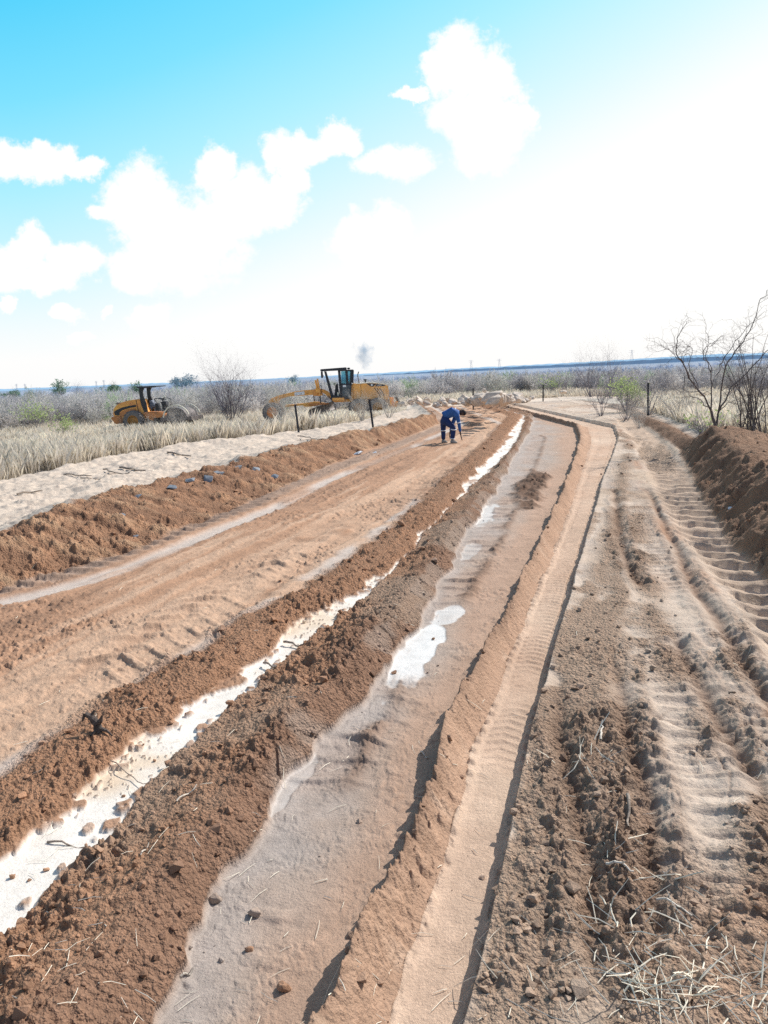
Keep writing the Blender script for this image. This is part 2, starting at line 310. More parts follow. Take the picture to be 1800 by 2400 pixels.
    mix(ROAD * .5 + PALE * .5, inB * pale * ss(.0, .5, fbm(x * .9, y * .9, 84, 4) + .2 * n2) * .55); mix(ORANGE * .6 + PALE * .4, inB * pale * ss(.1, .6, fbm(x * .5, y * .5, 85, 3)) * .5)
    gb = np.exp(-((dC + .38) / .28) ** 2); 
    mix(PALE * .88, inB * pale); mix(np.array([.37, .335, .29]), inB * gb * pale * .75); add_wet(0, inB)
    # grass ground beyond
    inG = ss(.3, -.3, dA) ; h = h * (1 - inG) + inG * (.05 * n1 + .02 * n2 + .12 * ss(-3, 0, dA)); mix(STRAWG, inG * .85)
    inG2 = ss(2.6, 3.2, dSt + .3 * n1) * ss(15, 18, y) + (1 - big) * ss(.9, 1.3, dSt); inG2 = np.clip(inG2, 0, 1) * (y > 12)
    h = h * (1 - inG2) + inG2 * (.08 + .05 * n1); mix(STRAWG * .85, inG2 * .85)
    tint = (1 + .38 * tip * np.clip(cm * inR * (1 - inS) + ((dHl > -.7) & (dHl < 0)) + ((dHr > 0) & (dJ < 0)) + inS + inB * .8 + .5 * inK, 0, 1) * (.5 + .5 * f2))[:, None]  # clod tops lighter, crevices darker: shading painted into the soil colour
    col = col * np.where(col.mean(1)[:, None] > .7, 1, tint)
    # the bend and everything past it
    past = ss(50, 54, y + .8 * n1) * (x < 60); 
    apron = past * ss(62, 57, y) * ss(-1, 2, x) * ss(24, 20, x)
    h = h * (1 - past); mix(STRAWG, past); mix(PALE * .97, apron * .9); wet = wet * (1 - past)
    d = r
    mix(np.array([.44, .41, .42]), ss(62, 90, d)); mix(np.array([.30, .33, .39]), ss(130, 350, d)); mix(np.array([.22, .30, .40]), ss(350, 2000, d)); mix(np.array([.27, .40, .53]), ss(2500, 9000, d))  # bluer with distance: air haze painted into the ground colour
    h = h * ss(120, 60, d)
    behind = ss(-1, -5, y); h = h * (1 - behind)
    z = z + h
    lane = (inJ + inM > .5)
    terrain.extra = (np.clip(inM * tfade * (.65 + .6 * n1) * (1 - past), 0, 1), sN, tm)
    region = np.zeros(n, int)                      # 0 ground 1 road 2 left bank 3 right bank
    road = (dD > 0) & (dSt < 0) & (y < 53) & (y > -6); region[road] = 1
    region[(dD <= 0) & (dA > -.2) & (y < 53) & (y > 3)] = 2
    region[(dSt >= 0) & (inS > .5) & (inG2 < .5) & (y < 53) & (y > 3)] = 3
    cmask = np.clip(m * 0 + cm * inR * (1 - inS) + ((dHl > -.7) & (dHl < 0)) + ((dHr > 0) & (dJ < 0)) + inS + inB * (1 - pale) + .25 * inK, 0, 1) * (1 - past)
    return z, col, wet, region, cmask

def H(x, y):
    return float(terrain(np.array([float(x)]), np.array([float(y)]))[0][0])
def Hs(x, y):
    return terrain(np.asarray(x), np.asarray(y))[0]

# ------------------------------------------------------------------ helpers
def tag(o, label=None, cat=None, group=None, kind=None):
    if label: o['label'] = label
    if cat: o['category'] = cat
    if group: o['group'] = group
    if kind: o['kind'] = kind
    return o
def empty(name, loc, rz=0, label=None, cat=None, group=None):
    o = bpy.data.objects.new(name, None); COL.objects.link(o); o.location = loc; o.rotation_euler = (0, 0, rz); o.empty_display_size = .3
    return tag(o, label, cat, group)
def raw_mesh(name, V, Fc, mat=None, smooth=True, link=True, parent=None):
    """V (n,3) array, Fc (m,k) int array of equal polygons"""
    V = np.ascontiguousarray(V, np.float32); Fc = np.ascontiguousarray(Fc, np.int32)
    me = bpy.data.meshes.new(name); m, k = Fc.shape
    me.vertices.add(len(V)); me.vertices.foreach_set('co', V.ravel())
    me.loops.add(m * k); me.loops.foreach_set('vertex_index', Fc.ravel())
    me.polygons.add(m); me.polygons.foreach_set('loop_start', np.arange(0, m * k, k, dtype=np.int32))
    me.polygons.foreach_set('use_smooth', np.full(m, smooth))
    me.update(calc_edges=True)
    if mat: me.materials.append(mat)
    if not link: return me
    o = bpy.data.objects.new(name, me); COL.objects.link(o)
    if parent: o.parent = parent
    return o
def set_attr(me, name, arr, kind='FLOAT'):
    a = me.attributes.new(name, kind, 'POINT')
    if kind == 'FLOAT': a.data.foreach_set('value', np.ascontiguousarray(arr, np.float32).ravel())
    else: a.data.foreach_set('color', np.ascontiguousarray(arr, np.float32).ravel())

class MB:
    """collects simple shaped pieces into one mesh"""
    def __init__(s): s.bm = bmesh.new()
    def box(s, c, size, rot=None, bevel=0.0):
        r = bmesh.ops.create_cube(s.bm, size=1.0); vs = r['verts']
        for v in vs:
            co = Vector((v.co.x * size[0], v.co.y * size[1], v.co.z * size[2]))
            if rot is not None: co = rot @ co
            v.co = co + Vector(c)
        if bevel > 0:
            es = list({e for v in vs for e in v.link_edges}); bmesh.ops.bevel(s.bm, geom=es, offset=bevel, segments=2, affect='EDGES')
        return s
    def prism(s, pts, y0, y1, bevel=0.0):
        """side profile [(x,z)...] extruded along y"""
        a = [s.bm.verts.new((x, y0, z)) for x, z in pts]; b = [s.bm.verts.new((x, y1, z)) for x, z in pts]
        n = len(pts); fs = [s.bm.faces.new(a[::-1]), s.bm.faces.new(b)]
        for i in range(n): fs.append(s.bm.faces.new((a[i], a[(i + 1) % n], b[(i + 1) % n], b[i])))
        if bevel > 0:
            es = list({e for f in fs for e in f.edges}); bmesh.ops.bevel(s.bm, geom=es, offset=bevel, segments=2, affect='EDGES')
        return s
    def tube(s, p0, p1, r0, r1=None, seg=10):
        r1 = r0 if r1 is None else r1; p0 = Vector(p0); p1 = Vector(p1); ax = (p1 - p0).normalized()
        t = ax.orthogonal().normalized(); b = ax.cross(t); A = []; B = []
        for i in range(seg):
            a = 2 * math.pi * i / seg; d = t * math.cos(a) + b * math.sin(a)
            A.append(s.bm.verts.new(p0 + d * r0)); B.append(s.bm.verts.new(p1 + d * r1))
        for i in range(seg): s.bm.faces.new((A[i], A[(i + 1) % seg], B[(i + 1) % seg], B[i]))
        s.bm.faces.new(A[::-1]); s.bm.faces.new(B); return s
    def path(s, pts, r, seg=8):
        for a, b in zip(pts[:-1], pts[1:]): s.tube(a, b, r, r, seg)
        return s
    def lathe(s, prof, c, seg=32, axis='y', caps=True):
        """prof [(radius, along)] round an axis through c"""
        rings = []
        for rr, al in prof:
            ring = []
            for i in range(seg):
                a = 2 * math.pi * i / seg
                co = (rr * math.cos(a), al, rr * math.sin(a)) if axis == 'y' else (rr * math.cos(a), rr * math.sin(a), al)
                ring.append(s.bm.verts.new(Vector(co) + Vector(c)))
            rings.append(ring)
        for A, B in zip(rings[:-1], rings[1:]):
            for i in range(seg): s.bm.faces.new((A[i], A[(i + 1) % seg], B[(i + 1) % seg], B[i]))
        if caps: s.bm.faces.new(rings[0][::-1]); s.bm.faces.new(rings[-1])
        return s
    def build(s, name, mat, parent=None, smooth=False):
        bmesh.ops.recalc_face_normals(s.bm, faces=s.bm.faces)
        me = bpy.data.meshes.new(name); s.bm.to_mesh(me); s.bm.free()
        if smooth:
            me.polygons.foreach_set('use_smooth', [True] * len(me.polygons))
        me.materials.append(mat); o = bpy.data.objects.new(name, me); COL.objects.link(o)
        if parent: o.parent = parent
        return o

# ------------------------------------------------------------------ materials
def mat_new(name):
    m = bpy.data.materials.new(name); m.use_nodes = True; nt = m.node_tree
    return m, nt, nt.nodes['Principled BSDF']
def simple(name, c, rough=.6, metal=0, var=.25, scale=6, bump=.0, dirt=None, spec=.5, coord='Object'):
    m, nt, b = mat_new(name); N = nt.nodes; L = nt.links
    tc = N.new('ShaderNodeTexCoord'); nz = N.new('ShaderNodeTexNoise'); nz.inputs['Scale'].default_value = scale; nz.inputs['Detail'].default_value = 6
    L.new(tc.outputs[coord], nz.inputs['Vector'])
    cr = N.new('ShaderNodeValToRGB'); cr.color_ramp.elements[0].position = .3; cr.color_ramp.elements[1].position = .7
    d = dirt if dirt else [max(0, v * (1 - var)) for v in c]; l = [min(1, v * (1 + var * .5)) for v in c]
    cr.color_ramp.elements[0].color = (*d, 1); cr.color_ramp.elements[1].color = (*l, 1)
    L.new(nz.outputs['Fac'], cr.inputs['Fac']); L.new(cr.outputs['Color'], b.inputs['Base Color'])
    b.inputs['Roughness'].default_value = rough; b.inputs['Metallic'].default_value = metal; b.inputs['Specular IOR Level'].default_value = spec
    if bump:
        bp = N.new('ShaderNodeBump'); bp.inputs['Strength'].default_value = bump; bp.inputs['Distance'].default_value = .02
        n2 = N.new('ShaderNodeTexNoise'); n2.inputs['Scale'].default_value = scale * 5; n2.inputs['Detail'].default_value = 8; L.new(tc.outputs[coord], n2.inputs['Vector'])
        L.new(n2.outputs['Fac'], bp.inputs['Height']); L.new(bp.outputs['Normal'], b.inputs['Normal'])
    return m
def soil_mat():
    m, nt, b = mat_new('soil'); N = nt.nodes; L = nt.links
    at = N.new('ShaderNodeAttribute'); at.attribute_name = 'Col'; aw = N.new('ShaderNodeAttribute'); aw.attribute_name = 'wet'
    geo = N.new('ShaderNodeNewGeometry')
    def nz(scale, det=6, r=.6):
        n = N.new('ShaderNodeTexNoise'); n.inputs['Scale'].default_value = scale; n.inputs['Detail'].default_value = det; n.inputs['Roughness'].default_value = r
        L.new(geo.outputs['Position'], n.inputs['Vector']); return n
    a = nz(9); c = nz(70, 5, .7); e = nz(1.3, 4)
    def rng_(n, lo, hi):
        mr = N.new('ShaderNodeMapRange'); mr.inputs['From Min'].default_value = .25; mr.inputs['From Max'].default_value = .75
        mr.inputs['To Min'].default_value = lo; mr.inputs['To Max'].default_value = hi; L.new(n.outputs['Fac'], mr.inputs['Value']); return mr
    cbA = N.new('ShaderNodeAttribute'); cbA.attribute_name = 'crumb'; cvar = N.new('ShaderNodeMix'); cvar.data_type = 'FLOAT'; L.new(cbA.outputs['Fac'], cvar.inputs['Factor']); L.new(rng_(c, .84, 1.12).outputs[0], cvar.inputs['A']); L.new(rng_(c, .66, 1.24).outputs[0], cvar.inputs['B'])
    m1 = N.new('ShaderNodeMath'); m1.operation = 'MULTIPLY'; L.new(rng_(a, .84, 1.12).outputs[0], m1.inputs[0]); L.new(cvar.outputs['Result'], m1.inputs[1])
    m2 = N.new('ShaderNodeMath'); m2.operation = 'MULTIPLY'; L.new(m1.outputs[0], m2.inputs[0]); L.new(rng_(e, .9, 1.08).outputs[0], m2.inputs[1])
    vm = N.new('ShaderNodeVectorMath'); vm.operation = 'SCALE'; L.new(at.outputs['Color'], vm.inputs[0]); L.new(m2.outputs[0], vm.inputs['Scale'])
    L.new(vm.outputs[0], b.inputs['Base Color'])
    mr = N.new('ShaderNodeMapRange'); mr.inputs['To Min'].default_value = .95; mr.inputs['To Max'].default_value = .12; L.new(aw.outputs['Fac'], mr.inputs['Value']); L.new(mr.outputs[0], b.inputs['Roughness'])
    sp = N.new('ShaderNodeMapRange'); sp.inputs['To Min'].default_value = .15; sp.inputs['To Max'].default_value = .6; L.new(aw.outputs['Fac'], sp.inputs['Value']); L.new(sp.outputs[0], b.inputs['Specular IOR Level'])
    bp = N.new('ShaderNodeBump'); bp.inputs['Distance'].default_value = .030
    bs = N.new('ShaderNodeMapRange'); bs.inputs['To Min'].default_value = .75; bs.inputs['To Max'].default_value = .12; L.new(aw.outputs['Fac'], bs.inputs['Value']); L.new(bs.outputs[0], bp.inputs['Strength'])
    ad = N.new('ShaderNodeMath'); ad.operation = 'ADD'; L.new(c.outputs['Fac'], ad.inputs[0]); L.new(nz(22, 6, .65).outputs['Fac'], ad.inputs[1])
    cb = N.new('ShaderNodeAttribute'); cb.attribute_name = 'crumb'
    vo = N.new('ShaderNodeTexVoronoi'); vo.inputs['Scale'].default_value = 42; L.new(geo.outputs['Position'], vo.inputs['Vector'])
    v2 = N.new('ShaderNodeTexVoronoi'); v2.inputs['Scale'].default_value = 110; L.new(geo.outputs['Position'], v2.inputs['Vector'])
    def M_(op, a, b_=None):
        n = N.new('ShaderNodeMath'); n.operation = op
        for k, v in enumerate((a, b_)):
            if v is None: continue
            if isinstance(v, (int, float)): n.inputs[k].default_value = v
            else: L.new(v, n.inputs[k])
        return n.outputs[0]
    lump = M_('MULTIPLY', M_('ADD', M_('MULTIPLY', vo.outputs['Distance'], -1.6), M_('MULTIPLY', v2.outputs['Distance'], -.6)), cb.outputs['Fac'])
    # tyre tread pressed into the rolled lane
    at1 = N.new('ShaderNodeAttribute'); at1.attribute_name = 'trk'; at2 = N.new('ShaderNodeAttribute'); at2.attribute_name = 'along'; at3 = N.new('ShaderNodeAttribute'); at3.attribute_name = 'across'
    s1 = M_('SINE', M_('MULTIPLY', at2.outputs['Fac'], 2 * math.pi / .085))
    s2 = M_('SINE', M_('MULTIPLY', M_('ADD', at2.outputs['Fac'], M_('MULTIPLY', M_('ABSOLUTE', M_('SUBTRACT', at3.outputs['Fac'], .52)), .30)), 2 * math.pi / .062))
    def win(lo, hi):
        a_ = M_('GREATER_THAN', at3.outputs['Fac'], lo); b_ = M_('LESS_THAN', at3.outputs['Fac'], hi); return M_('MULTIPLY', a_, b_)
    sh = M_('ADD', M_('MULTIPLY', M_('GREATER_THAN', s1, .1), M_('ADD', win(.10, .24), M_('MULTIPLY', win(.84, .97), 1.0))), M_('MULTIPLY', M_('GREATER_THAN', s2, .2), M_('MULTIPLY', win(.28, .80), .45)))
    sh = M_('MULTIPLY', M_('MULTIPLY', sh, at1.outputs['Fac']), 1.3)
    tot = M_('ADD', M_('MULTIPLY', ad.outputs[0], M_('ADD', M_('MULTIPLY', cb.outputs['Fac'], .6), .45)), lump)
    L.new(tot, bp.inputs['Height']); L.new(bp.outputs['Normal'], b.inputs['Normal'])
    # darker hollows between crumbs
    return m
SOIL = soil_mat()

# ------------------------------------------------------------------ ground sheet
def build_ground():
    rs = [0.35, .6, .85, 1.1]
    q = 1.0044; r = 1.3
    while r < 70: rs.append(r); r *= (1.0031 if r < 15 else q)
    while r < 400: rs.append(r); r *= 1.03
    while r < 42000: rs.append(r); r *= 1.09
    az = list(np.arange(-R(50), R(50), 0.00128))
    az = [a for a in np.arange(-math.pi, -R(50) - .001, R(2.5))] + az + [a for a in np.arange(R(50), math.pi - .01, R(2.5))]
    rs = np.array(rs); az = np.array(az); nr, na = len(rs), len(az)
    RR, AA = np.meshgrid(rs, az, indexing='ij')
    x = (RR * np.sin(AA)).ravel(); y = (RR * np.cos(AA)).ravel()
    z = np.zeros_like(x); col = np.zeros((len(x), 3)); wet = np.zeros(len(x)); reg = np.zeros(len(x), int); ex = np.zeros((3, len(x))); cmk = np.zeros(len(x))
    st = 300000
    for i in range(0, len(x), st):
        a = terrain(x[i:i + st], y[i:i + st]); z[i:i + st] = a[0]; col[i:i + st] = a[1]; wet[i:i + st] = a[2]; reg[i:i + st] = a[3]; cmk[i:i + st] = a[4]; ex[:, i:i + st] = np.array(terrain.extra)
    V = np.stack([x, y, z], 1)
    i, j = np.meshgrid(np.arange(nr - 1), np.arange(na), indexing='ij'); j2 = (j + 1) % na
    Fc = np.stack([i * na + j, i * na + j2, (i + 1) * na + j2, (i + 1) * na + j], -1).reshape(-1, 4)[:, ::-1]
    # centre cap: a quad fan folded from the innermost ring
    fr = reg[Fc].max(1)
    names = {0: 'ground', 1: 'dirt_road', 2: 'left_earth_bank', 3: 'right_earth_bank'}
    cap_z = z[:na].mean()
    for k, nm in names.items():
        f = Fc[fr == k]
        ids = np.unique(f); mp = np.zeros(len(V), np.int32); mp[ids] = np.arange(len(ids))
        o = raw_mesh(nm, V[ids], mp[f], SOIL)
        set_attr(o.data, 'Col', np.concatenate([col[ids], np.ones((len(ids), 1))], 1), 'FLOAT_COLOR'); set_attr(o.data, 'wet', wet[ids]); set_attr(o.data, 'crumb', cmk[ids])
        for q_, nm_ in enumerate(('trk', 'along', 'across')): set_attr(o.data, nm_, ex[q_][ids])
        o['kind'] = 'structure'
build_ground()

# ------------------------------------------------------------------ small scattered earth, straw (uncountable)
def ico(sub=1):
    bm = bmesh.new(); bmesh.ops.create_icosphere(bm, subdivisions=sub, radius=1); 
    V = np.array([v.co[:] for v in bm.verts]); Fc = np.array([[v.index for v in f.verts] for f in bm.faces]); bm.free(); return V, Fc
def lumpy(V, amp, seed, fr=1.3):
    out = []
    for v in V:
        d = mnoise.noise(Vector(v) * fr + Vector((seed * 7.1, seed * 3.3, 0))); out.append(np.array(v) * (1 + amp * d))
    return np.array(out)
def hull_arrays(seed, n=13):
    rg_ = np.random.default_rng(seed); pts = rg_.normal(size=(n, 3)); pts /= np.linalg.norm(pts, axis=1, keepdims=True); pts *= rg_.uniform(.65, 1, (n, 1))
    bm = bmesh.new(); [bm.verts.new(p) for p in pts]; bmesh.ops.convex_hull(bm, input=bm.verts); bmesh.ops.delete(bm, geom=[v for v in bm.verts if not v.link_faces], context='VERTS'); bmesh.ops.triangulate(bm, faces=bm.faces); bmesh.ops.recalc_face_normals(bm, faces=bm.faces)
    bm.verts.index_update(); V = np.array([v.co[:] for v in bm.verts]); Fc = np.array([[v.index for v in f.verts] for f in bm.faces]); bm.free(); return V, Fc
def scatter_clods():
    vars_ = [hull_arrays(300 + s) for s in range(12)]
    Vs, Fs, Cs, off = [], [], [], 0
    N = 60000
    rr = np.exp(rng.uniform(math.log(2.2), math.log(26), N)); aa = rng.uniform(-R(40), R(40), N)
    x = rr * np.sin(aa); y = rr * np.cos(aa)
    z, col, wet, reg, cm = terrain(x, y)
    keep = rng.random(N) < np.clip(cm * .6 + .03, 0, 1) * .20
    idx = np.where(keep)[0]
    for i in idx:
        s = (0.004 + 0.026 * rng.random() ** 4) * (1 + rr[i] * .05) * (1.6 if rng.random() < .06 else 1)
        Vb, Fb = vars_[rng.integers(12)]; Vv = Vb * s * np.array([1, rng.uniform(.7, 1.2), rng.uniform(.6, .9)])
        a = rng.uniform(0, 6.28); ca, sa = math.cos(a), math.sin(a)
        Vv = Vv @ np.array([[ca, sa, 0], [-sa, ca, 0], [0, 0, 1]]) + np.array([x[i], y[i], z[i] + s * .25])
        Vs.append(Vv); Fs.append(Fb + off); off += len(Vb); c = (ROAD if col[i].mean() > .6 else col[i]) * rng.uniform(.8, 1.15)
        Cs.append(np.tile(np.append(c, 1), (len(Vb), 1)))
    V = np.concatenate(Vs); o = raw_mesh('loose_soil_clods', V, np.concatenate(Fs), SOIL, False)
    set_attr(o.data, 'Col', np.concatenate(Cs), 'FLOAT_COLOR'); set_attr(o.data, 'wet', np.zeros(len(V)))
    tag(o, 'loose brown crumbs of earth strewn over the churned road', 'soil crumbs', kind='stuff')
scatter_clods()

def sticks_mesh(name, segs, mat, sides=4):
    """segs: list of (p0,p1,r0,r1) -> one mesh of tapered prisms, numpy"""
    P0 = np.array([s[0] for s in segs], float); P1 = np.array([s[1] for s in segs], float); r0 = np.array([s[2] for s in segs]); r1 = np.array([s[3] for s in segs])
    ax = P1 - P0; ax /= np.maximum(np.linalg.norm(ax, axis=1, keepdims=True), 1e-9)
    ref = np.where(np.abs(ax[:, 2:3]) < .9, np.array([[0, 0, 1.0]]), np.array([[1.0, 0, 0]])); t = np.cross(ax, ref); t /= np.linalg.norm(t, axis=1, keepdims=True); b = np.cross(ax, t)
    n = len(segs); V = np.zeros((n, 2 * sides, 3)); F_ = []
    for i in range(sides):
        a = 2 * math.pi * i / sides; d = t * math.cos(a) + b * math.sin(a)
        V[:, i] = P0 + d * r0[:, None]; V[:, sides + i] = P1 + d * r1[:, None]
        F_.append([i, (i + 1) % sides, sides + (i + 1) % sides, sides + i])
    Fc = (np.array(F_)[None] + (np.arange(n) * 2 * sides)[:, None, None]).reshape(-1, 4)
    return V.reshape(-1, 3), Fc

STRAW = simple('straw', (.88, .80, .64), .8, var=.25, scale=3)
def scatter_straw():
    segs = []; todo = []
    def put(x, y, L, a, up=0.0, w=.0018):
        todo.append((x, y, L, a, up, w))
    for _ in range(300):
        px = rng.uniform(0, 1800); py = 2420 - 1150 * rng.random() ** 1.6
        p = P(px, py); put(p[0], p[1], rng.uniform(.03, .12), rng.uniform(0, 6.28), 0, rng.uniform(.0007, .0016) * (1 + p[1] * .08))
    cl = [(1700, 2330, .10, 22), (1500, 2340, .08, 26), (1600, 2230, .09, 16), (1440, 2200, .07, 14), (1560, 2380, .09, 22), (1560, 2090, .06, 10), (1380, 1810, .12, 16), (1620, 2350, .1, 16), (1180, 2350, .05, 5), (1450, 2050, .07, 8)]
    for px, py, sp, n in cl:
        c = P(px, py)
        for _ in range(n):
            x = c[0] + rng.normal(0, sp); y = c[1] + rng.normal(0, sp * .8)
            up = rng.uniform(.0, 1.1) if rng.random() < .45 else 0
            put(x, y, rng.uniform(.06, .2), rng.uniform(0, 6.28), up, rng.uniform(.0013, .0034))
    T = np.array(todo); dn = np.stack([np.cos(T[:, 3]), np.sin(T[:, 3]), T[:, 4]], 1); dn /= np.linalg.norm(dn, axis=1, keepdims=True)
    Pp = np.stack([T[:, 0], T[:, 1], Hs(T[:, 0], T[:, 1]) + .006], 1); Q = Pp + dn * T[:, 2:3]; hq = Hs(Q[:, 0], Q[:, 1]) + .008; Q[:, 2] = np.where(T[:, 4] == 0, hq, Q[:, 2])
    for p, q, t in zip(Pp, Q, T):
        L_, w = t[2], t[5]; mid = (p + q) / 2 + np.array([rng.normal(0, L_ * .06), rng.normal(0, L_ * .06), rng.uniform(0, L_ * .06)]); segs.append((p, mid, w, w)); segs.append((mid, q, w, w * .6))
    V, Fc = sticks_mesh('', segs, None)
    o = raw_mesh('dry_straw', V, Fc, STRAW, False); tag(o, 'pale straw stalks strewn over the trampled soil', 'straw', kind='stuff')
scatter_straw()

# ------------------------------------------------------------------ dry grass
def thin(nt, col_socket, tr):
    N = nt.nodes; L = nt.links; d = N.new('ShaderNodeBsdfDiffuse'); t = N.new('ShaderNodeBsdfTranslucent'); mx = N.new('ShaderNodeMixShader'); mx.inputs[0].default_value = tr
    L.new(col_socket, d.inputs[0]); L.new(col_socket, t.inputs[0]); L.new(d.outputs[0], mx.inputs[1]); L.new(t.outputs[0], mx.inputs[2]); L.new(mx.outputs[0], N['Material Output'].inputs['Surface'])
def thinned(m, tr=.35):
    nt = m.node_tree; b = nt.nodes['Principled BSDF']; so_ = b.inputs['Base Color'].links[0].from_socket; nt.nodes.remove(b); thin(nt, so_, tr); return m
def grass_mat(name, c1, c2):
    m, nt, b = mat_new(name); N = nt.nodes; L = nt.links
    at = N.new('ShaderNodeAttribute'); at.attribute_name = 'Col'; N.remove(b); thin(nt, at.outputs['Color'], .45)
    return m
GRASS = grass_mat('dry_grass', None, None)
def grass(name, x, y, label, hmin=.35, hmax=.85, nb=7, pal=None):
    z, _, _, _, _ = terrain(x, y); n = len(x); dist = np.hypot(x, y)
    Vs = np.zeros((n, nb, 4, 3)); a = rng.uniform(0, 2 * np.pi, (n, nb)); lean = rng.uniform(.05, .55, (n, nb)); hh = rng.uniform(hmin, hmax, (n, 1)) * (1 - .18 * ss(26, 46, dist) - .42 * ss(36, 42, dist) * (x > -9) * (x < 3))[:, None] * rng.uniform(.55, 1.05, (n, nb)) * (.75 + .5 * vn(x * .35, y * .35, 91))[:, None]
    w = (.0025 + .00025 * dist)[:, None] * rng.uniform(.6, 1.3, (n, nb))
    bx = x[:, None] + rng.normal(0, .07, (n, nb)); by = y[:, None] + rng.normal(0, .07, (n, nb)); wa = a + rng.uniform(-1, 1, (n, nb))
    dx, dy = np.cos(a), np.sin(a); wx, wy = -np.sin(wa) * w, np.cos(wa) * w
    Vs[..., 0, :] = np.stack([bx - wx, by - wy, np.broadcast_to(z[:, None] - .03, bx.shape)], -1); Vs[..., 1, :] = np.stack([bx + wx, by + wy, np.broadcast_to(z[:, None] - .03, bx.shape)], -1)
    mx = bx + dx * lean * hh * .35; my = by + dy * lean * hh * .35; mz = z[:, None] + hh * .6
    Vs[..., 2, :] = np.stack([mx + wx * .7, my + wy * .7, mz], -1)
    Vs[..., 3, :] = np.stack([bx + dx * lean * hh, by + dy * lean * hh, z[:, None] + hh], -1)
    V = Vs.reshape(-1, 3); base_ = (np.arange(n * nb) * 4)[:, None]
    Fc = np.concatenate([base_ + np.array([0, 1, 2]), base_ + np.array([0, 2, 3])])
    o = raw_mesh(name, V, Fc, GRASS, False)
    pal = np.array(pal if pal is not None else [[.86,.76,.60],[.80,.71,.60],[.66,.60,.53],[.92,.82,.66],[.72,.64,.54]])
    tone = (.82 + .3 * vn(x * .25, y * .25, 97)); c = pal[rng.integers(0, len(pal), n * nb)] * rng.uniform(.72, 1.08, (n * nb, 1)) * np.repeat(tone, nb)[:, None]; c = np.repeat(c, 4, 0)
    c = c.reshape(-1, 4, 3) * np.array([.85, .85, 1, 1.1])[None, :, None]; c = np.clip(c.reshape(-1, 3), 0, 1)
    set_attr(o.data, 'Col', np.concatenate([c, np.ones((len(c), 1))], 1), 'FLOAT_COLOR'); tag(o, label, 'grass', kind='stuff')
def sample_region(n, rmin, rmax, a0, a1, cond, power=1.0):
    r = np.exp(rng.uniform(math.log(rmin), math.log(rmax), n)); a = rng.uniform(R(a0), R(a1), n)
    x = r * np.sin(a); y = r * np.cos(a); k = cond(x, y); return x[k], y[k]
x, y = sample_region(62000, 11, 95, -42, 14, lambda x, y: (LA.d(x, y) < -.1 - .8 * vn(x, y, 93)) & ((y < 50) | (x < 1)) & ~((np.abs(x) < 50) & (y < 3)))
grass('dry_grass_left', x, y, 'tall pale dry grass filling the field left of the road')
x, y = sample_region(42000, 17, 95, 8, 42, lambda x, y: ((LSt.d(x, y) > 2.9 + .8 * vn(x, y, 94)) & (y < 23)) | ((LSt.d(x, y) > 1.25) & (y >= 23) & ~((y > 42) & (y < 64) & (x < 24))) )
grass('dry_grass_right', x, y, 'dry grey straw grass growing right of the road behind the earth bank', .25, .75)
x, y = sample_region(12000, 57, 100, -3, 24, lambda x, y: (y > 57))
grass('dry_grass_far', x, y, 'pale dry grass behind the rubble rocks at the bend', .3, .7)

# ------------------------------------------------------------------ leafless shrubs
def branchy(seed, height, stems, spread, levels=3, thick=.02, leafy=None, trunk=False, kids=(3, 5), droop=0.0, wob=.28):
    rg = random.Random(seed); segs = []; tips = []
    def grow(p, d, L, rad, lev):
        n = 4 if lev > 0 else 5; pts = [p]; dd = d.copy()
        for i in range(n):
            dd = dd + Vector((rg.gauss(0, wob), rg.gauss(0, wob), rg.gauss(0, wob * .7))) * (.8 if lev else .45)
            dd.z += .05 - droop * i / n; dd.normalize(); q = pts[-1] + dd * (L / n)
            ra = rad * (1 - .75 * i / n); rb = rad * (1 - .75 * (i + 1) / n); segs.append((pts[-1][:], q[:], ra, rb)); pts.append(q)
            if lev < levels and i >= (1 if lev else 1):
                for _ in range(rg.randint(*kids) // 2 + (rg.random() < .3)):
                    side = dd.cross(Vector((rg.gauss(0, 1), rg.gauss(0, 1), rg.gauss(0, 1)))).normalized()
                    nd = (dd * rg.uniform(.5, .9) + side * rg.uniform(.6, 1.0) + Vector((0, 0, .15))).normalized()
                    grow(q, nd, L * rg.uniform(.38, .62), rb * .65, lev + 1)
        tips.append(pts[-1])
    for s in range(stems):
        a = rg.uniform(0, 6.28); tilt = rg.uniform(.1, 1) * spread; d = Vector((math.cos(a) * tilt, math.sin(a) * tilt, 1)).normalized()
        base_p = Vector((math.cos(a) * .12 * rg.random(), math.sin(a) * .12 * rg.random(), -.03)) if not trunk else Vector((0, 0, 0))
        grow(base_p, d, height * rg.uniform(.6, .95), thick * rg.uniform(.7, 1.2), 0)
    return segs, tips
def seg_arrays(segs, sides=3): return sticks_mesh('', segs, None, sides)
TWIG = simple('grey_twigs', (.36, .335, .36), .85, var=.25, scale=2); TWIGD = simple('dark_bark', (.13, .105, .10), .85, var=.4, scale=8); TWIGP = simple('pale_twigs', (.72, .68, .63), .85, var=.2, scale=2)
thinned(TWIG); thinned(TWIGP)
LEAF = simple('fresh_leaves', (.50, .60, .26), .6, var=.45, scale=9); LEAFD = simple('dusty_leaves', (.22, .33, .24), .7, var=.4, scale=3)
thinned(LEAF); thinned(LEAFD)
LEAFB = simple('hazy_leaves', (.24, .36, .43), .8, var=.3, scale=.6); TWIGB = simple('hazy_twigs', (.42, .47, .58), .9, var=.2, scale=.4)  # bluish tones for far trees, haze put into the colour
thinned(LEAFB); thinned(TWIGB)
